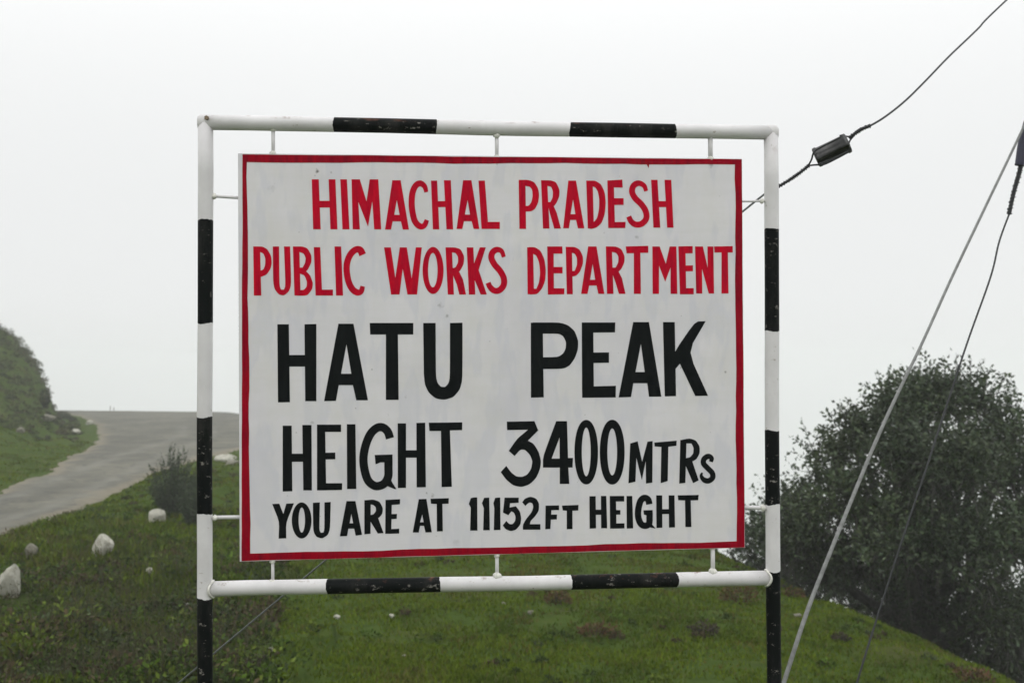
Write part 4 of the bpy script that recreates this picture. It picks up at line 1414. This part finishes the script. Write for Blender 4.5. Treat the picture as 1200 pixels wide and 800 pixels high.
# dark shrub beside the road, behind the left post
def shrub(name, label, px, py, wpx, hpx, n, group, cols, spiky=True, twl=0.13, lf=0.045):
    g = on_ground(px, py)
    s = g.y / FPX
    root = empty(name, g)
    tag(root, label, 'shrub', group)
    H, W = hpx * s, wpx * s
    segs, P, D, C = [], [], [], []
    for k in range(n):
        ang = RNG.uniform(0, 6.28); rr = math.sqrt(RNG.random())
        top = Vector((math.cos(ang) * rr * W * 0.5, math.sin(ang) * rr * W * 0.5, H * (1.0 - 0.35 * rr * rr) * (0.5 + 0.5 * RNG.random() ** 1.6)))
        st = bent((top.x * 0.25, top.y * 0.25, -0.05), top, 0.03, 5, 0.03)
        segs.append((st, [0.010, 0.009, 0.007, 0.006, 0.004, 0.002]))
        for q_ in range(115):
            f = RNG.uniform(0.05, 1.0) ** 1.25
            i = min(int(f * 5), 4)
            p_ = st[i].lerp(st[i + 1], f * 5 - i)
            P.append(p_ + Vector(rand_unit(1)[0]) * 0.05 * (1.3 - f)); d = Vector(rand_unit(1)[0]) * 0.7 + Vector((0, 0, 0.6)); D.append(d.normalized())
            t_ = RNG.random()
            C.append([(cols[0][j] * (1 - t_) + cols[1][j] * t_) for j in range(3)])
    branch_tubes('stems', segs, m_bark, root, 4)
    P = np.array([tuple(p_) for p_ in P]); D = np.array([tuple(p_) for p_ in D]); C = np.array(C)
    f = link('foliage', leaves_mesh('foliage', P, D, lf * RNG.uniform(0.7, 1.3, len(P)), C, 0.45), m_leafy, root)
    f['kind'] = 'stuff'
    return root
DK = ((0.046, 0.062, 0.040), (0.09, 0.115, 0.07))
shrub('shrub', 'dark spiky shrub beside the road edge just left of the left post', 204, 604, 66, 88, 120, 'dark shrubs on the bank', DK)
shrub('shrub', 'lower rounded dark shrub behind the left post, next to the spiky one', 230, 618, 46, 58, 100, 'dark shrubs on the bank', DK)
shrub('shrub', 'small bush sticking out of the hill edge above the road', 52, 478, 12, 24, 16, 'bushes on the hill', ((0.03, 0.04, 0.02), (0.06, 0.07, 0.035)), lf=0.12)

shrub('shrub', 'thin bare bush on top of the hill at the left picture edge', -2, 384, 26, 46, 14, 'bushes on the hill', ((0.03, 0.04, 0.02), (0.06, 0.07, 0.035)), lf=0.10)
# rough bushes over the hill
def hill_cover():
    P, D, SZ, C = [], [], [], []
    n = 1500
    Y = RNG.uniform(50, 96, n)
    s = RNG.uniform(-1.5, 9, n)
    X = np.interp(Y, HL[:, 1], HL[:, 0]) - s
    Z = height(X, Y)
    for i in range(n):
        if road_mask(X[i:i+1], Y[i:i+1], 0.3)[0] > 0.02: continue
        h = (0.12 + 0.55 * RNG.random() ** 2.5) * (1.0 if s[i] > 0.5 else 0.4)
        pal = [((0.040, 0.050, 0.022), (0.065, 0.078, 0.032)), ((0.058, 0.070, 0.028), (0.088, 0.100, 0.042)), ((0.08, 0.072, 0.04), (0.10, 0.092, 0.05))][RNG.choice(3, p=[0.5, 0.32, 0.18])]
        a = weed_leaves(X[i], Y[i], Z[i] - 0.05, 60, h, h * 1.1, pal[0], pal[1], 0.12, 0.5)
        P.append(a[0]); D.append(a[1]); SZ.append(a[2]); C.append(a[3])
    o = link('hillside_undergrowth', leaves_mesh('hillside_undergrowth', np.concatenate(P), np.concatenate(D), np.concatenate(SZ), np.concatenate(C), 0.5), m_leafy)
    tag(o, 'rough scrub covering the hillside beyond the road', 'scrub', kind='stuff')
hill_cover()

# ------------------------------------------------------------------ stones
def stone_mat(name, base, dirt):
    m, t, b = M(name)
    c = ramp(t, noise_node(t, 9, 6, 0.7), [(0.35, dirt), (0.55, base), (0.8, tuple(min(1, x * 1.12) for x in base))])
    t.links.new(c, b.inputs['Base Color'])
    b.inputs['Roughness'].default_value = 0.85
    bump(t, b, noise_node(t, 30, 6, 0.7), 0.6, 0.02)
    return m
m_whitewash = stone_mat('whitewashed_stone', (0.43, 0.42, 0.36), (0.25, 0.24, 0.19))
m_greystone = stone_mat('grey_stone', (0.20, 0.19, 0.15), (0.09, 0.085, 0.06))
def stone(label, px, py, wpx, hpx, mat_, seed, tilt=0, group='stones along the road edge', cat='stone', depth=0.8, name='stone'):
    g = on_ground(px, py + hpx * 0.42)
    s = g.y / FPX
    w, h = wpx * s, hpx * s
    bm = bmesh.new()
    bmesh.ops.create_icosphere(bm, subdivisions=3, radius=1)
    rr = random.Random(seed)
    planes = [Vector((rr.gauss(0, 1), rr.gauss(0, 1), rr.gauss(0, 1))).normalized() for _ in range(9)]
    offs = [rr.uniform(0.55, 0.85) for _ in planes]
    for v_ in bm.verts:
        for n_, o_f in zip(planes, offs):
            d = v_.co.dot(n_) - o_f
            if d > 0: v_.co -= n_ * d * 0.97
        v_.co += Vector(mnoise.noise_vector(v_.co * 2.5 + Vector((seed, 0, 0)))) * 0.06
        v_.co += Vector(mnoise.noise_vector(v_.co * 7 + Vector((seed, 3, 0)))) * 0.02
    xs = [v_.co.x for v_ in bm.verts]; zs = [v_.co.z for v_ in bm.verts]
    kx = w / (max(xs) - min(xs)); kz = h * 1.45 / (max(zs) - min(zs))
    for v_ in bm.verts:
        v_.co = Vector((v_.co.x * kx, v_.co.y * kx * depth, (v_.co.z - min(zs)) * kz))
    bmesh.ops.rotate(bm, verts=bm.verts, cent=(0, 0, h / 2), matrix=Matrix.Rotation(tilt, 3, 'Y'))
    me = bpy.data.meshes.new(name)
    bm.to_mesh(me); bm.free()
    o = link(name, me, mat_)
    o.location = g - Vector((0, 0, h * 0.42))
    tag(o, label, cat, group)
    return o
stone('white painted stone in front of the dark shrub beside the road', 184, 607, 20, 19, m_whitewash, 3)
stone('white painted stone leaning right, midway along the bank', 118, 640, 23, 20, m_whitewash, 8, 0.5)
stone('dull grey weathered stone half hidden in weeds', 38, 649, 16, 17, m_greystone, 12, 0.0)
stone('biggest white stone, standing at the left edge of the picture', 9, 683, 30, 36, m_whitewash, 21, 0.1)
stone('pale flat rock on the road edge behind the left post', 266, 537, 26, 7, m_whitewash, 31, 0.05, 'pale rocks on the far verges', depth=1.2)
stone('lower pale rock on the road edge between post and board', 272, 542, 18, 5, m_greystone, 33, -0.05, 'pale rocks on the far verges', depth=1.0)
stone('pale rock by the bend, upper one of the pair under the hill', 104, 495, 9, 5, m_whitewash, 35, 0, 'pale rocks on the far verges')
stone('pale rock by the bend, lower one of the pair under the hill', 89, 505, 10, 4, m_whitewash, 37, 0, 'pale rocks on the far verges')
stone('mossy grey rock at the foot of the hill', 24, 507, 10, 5, m_greystone, 39, 0, 'pale rocks on the far verges')
stone('grey rock in the shade of the hill, highest on the bank', 55, 492, 22, 6, m_greystone, 40, 0, 'pale rocks on the far verges')
for k, (px, py, w, h, lab) in enumerate((
    (935, 721, 11, 4, 'small flat white stone on the turf right of the right post'),
    (395, 723, 8, 4, 'small white stone in the turf below the left end of the black rail band'),
    (459, 722, 7, 4, 'small white stone in the turf under the middle of the black rail band'),
    (622, 717, 7, 4, 'pale pebble in the turf below the white middle of the rail'),
    (319, 760, 8, 4, 'pale pebble in the turf crossed by the guy wire'),
    (176, 670, 10, 8, 'angular grey stone in the weeds below the shrub'),
    (145, 772, 5, 7, 'small upright white pebble at the bottom left among dry stalks'),
    (219, 709, 7, 4, 'pale pebble close left of the left post'),
    (125, 703, 6, 4, 'little pale pebble among the leafy weeds'),
    (590, 707, 5, 3, 'tiny pale pebble below the middle hanger rod'),
    (475, 769, 7, 3, 'tiny pale pebble low in the turf below the board'))):
    stone(lab, px, py, w, h, m_whitewash if k % 3 else m_greystone, 50 + k, 0, 'pebbles in the turf', depth=1.0, name='pebble')

# two thin stakes on the far crest of the road
for (px, hh, lab) in ((129.5, 7, 'taller left one of two thin stakes on the far road crest'), (133.5, 5, 'shorter right one of two thin stakes on the far road crest')):
    y_ = 102.0
    x_ = (px - 600) / FPX * y_
    z_ = hz(x_, y_)
    o = tube('stake', [(0, 0, -0.2), (0.02, 0, hh * y_ / FPX)], [0.035, 0.03], m_wood_pole, None, n=6)
    o.location = (x_, y_, z_)
    tag(o, lab, 'stake', 'stakes on the crest')

# ------------------------------------------------------------------ haze
bm = bmesh.new()
bmesh.ops.create_cube(bm, size=1)
for v_ in bm.verts:
    v_.co = Vector((v_.co.x * 6600, v_.co.y * 6600, -520 if v_.co.z < 0 else 14.0))
me = bpy.data.meshes.new('haze'); bm.to_mesh(me); bm.free()
m_haze = bpy.data.materials.new('haze')
m_haze.use_nodes = True
t = m_haze.node_tree
t.nodes.clear()
ho = t.nodes.new('ShaderNodeOutputMaterial')
hv = t.nodes.new('ShaderNodeVolumePrincipled')
hv.inputs['Color'].default_value = (0.97, 0.98, 0.98, 1)
hv.inputs['Density'].default_value = 0.0016
hv.inputs['Anisotropy'].default_value = 0.0
t.links.new(hv.outputs[0], ho.inputs['Volume'])
haze = link('haze', me, m_haze)
tag(haze, 'thin mountain mist filling the air', 'haze', kind='stuff')
